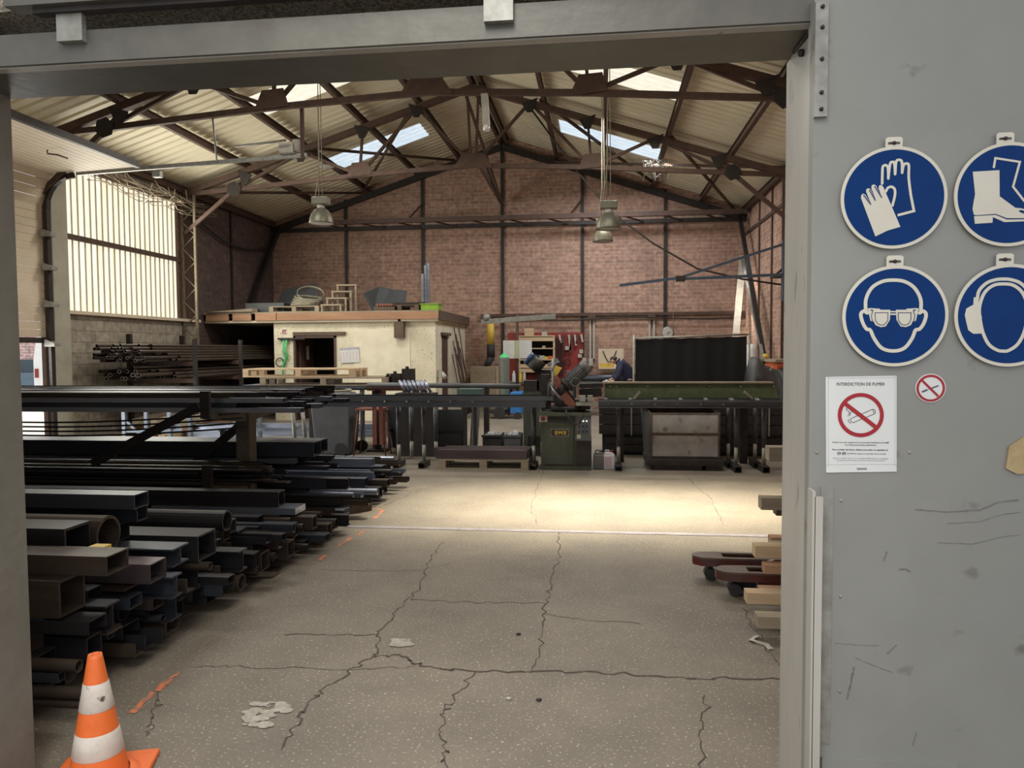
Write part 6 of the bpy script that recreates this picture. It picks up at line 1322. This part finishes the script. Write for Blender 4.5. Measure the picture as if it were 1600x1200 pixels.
obj('fork_carriage', MB().box((2.1, 4.9, .04), (2.25, 5.65, .5)), 'forkred', pt); obj('steer_wheel', MB().cyl((2.4, 5.2, .1), (2.4, 5.35, .1), .1, n=20), 'black', pt); obj('tiller', MB().cyl((2.35, 5.28, .3), (2.75, 5.28, 1.2), .025), 'forkred', pt)
c = az(1160, 925, .0)
pt2 = thing('hand_trolley', 'dark rollers and red bracket of a trolley behind the timber ends', 'trolley', (c.x, c.y, 0))
obj('roller', MB().cyl((c.x+.03, c.y-.0, .062), (c.x+.03, c.y+.2, .062), .06, n=20), 'black', pt2); obj('roller', MB().cyl((c.x+.2, c.y+.1, .062), (c.x+.2, c.y+.25, .062), .06, n=20), 'black', pt2)
obj('bracket', MB().prism([(c.x+.1, c.y-.01, .05), (c.x+.22, c.y-.01, .05), (c.x+.2, c.y-.01, .22), (c.x+.13, c.y-.01, .2)], (0, .03, 0)), 'forkred', pt2)
# timber rack: hidden post, ends of timbers showing left of the jamb
tr_ = thing('timber_rack', 'low steel rack whose timber load pokes out from behind the right jamb', 'rack', (1.5, 4.2, 0))
TB = [(1167, 926, 944, 4.35, 'wood', 'pale square timber end lying lowest but one'), (1184, 963, 982, 4.1, 'wood_old', 'grey brown lowest timber end near the floor'), (1190, 778, 797, 4.6, 'wood_old', 'weathered timber end at the height of the bright floor patch'), (1202, 699, 721, 4.7, 'wood_old', 'topmost weathered timber end below the green machine'), (1213, 797, 806, 4.7, 'wood_dark', 'thin dark batten below the weathered end'), (1180, 853, 872, 4.5, 'wood', 'pale timber end just above the pallet truck forks'), (1205, 840, 850, 4.75, 'wood_orange', 'orange timber batten above the forks'), (1195, 883, 897, 4.4, 'wood_orange', 'orange brown timber end between the forks and lower timbers'), (1188, 921, 925, 4.5, 'wood_orange', 'thin orange batten above the pale lower timber'), (1205, 850, 868, 4.6, 'wood_old', 'grey block beside the pale timber end')]
for px, y0_, y1_, yy, mm, lab in TB:
    a, b = ay(px, y0_, yy), ay(px, y1_, yy); x = a.x
    tag(obj('timber_end', MB().box((x, yy, b.z), (1.9, yy + max(.09, (a.z-b.z)*1.3), a.z)), mm, bevel=.003), lab, 'timber')
for y in (3.95, 4.86): obj('post', MB().box((1.55, y-.03, 0), (1.61, y+.03, 1.3)), 'dark', tr_)
for px, y0_, y1_, yy, mm, lab in TB: b = ay(px, y1_, yy); obj('arm', MB().box((1.54, 3.95, b.z-.025), (1.62, 4.86, b.z-.002)), 'dark', tr_)
rg = MB(); c = az(1185, 1005, .0); r = random.Random(2)
P = [c + Vector((r.uniform(-.03, .03) + (i-3)*.01, (3-i)*.03, .004 + .012*(i % 2))) for i in range(7)]
rg.add([p_ + Vector((-.01 - .006*(i % 2), 0, 0)) for i, p_ in enumerate(P)] + [p_ + Vector((.01 + .008*((i+1) % 2), 0, .008*((i+1) % 2))) for i, p_ in enumerate(P)], [(i, i+1, 8+i, 7+i) for i in range(6)])
o = obj('crumpled_wrapper', rg, 'dusty'); o.modifiers.new('s', 'SOLIDIFY').thickness = .003; tag(o, 'crumpled grey wrapper on the floor near the right jamb', 'litter')
for i, (px, py) in enumerate(((842, 1095), (795, 1093), (810, 992), (1105, 735), (905, 728), (560, 800), (700, 728), (618, 730))):
    c = az(px, py); tag(obj('floor_chip', MB().sphere((c.x, c.y, .006), .012, 6, (1.3, 1, .5)), 'dusty' if i % 2 else 'dark'), ['dark', 'pale'][i % 2] + ' little chip lying on the open floor', 'litter', ['dark', 'pale'][i % 2] + ' floor chips')
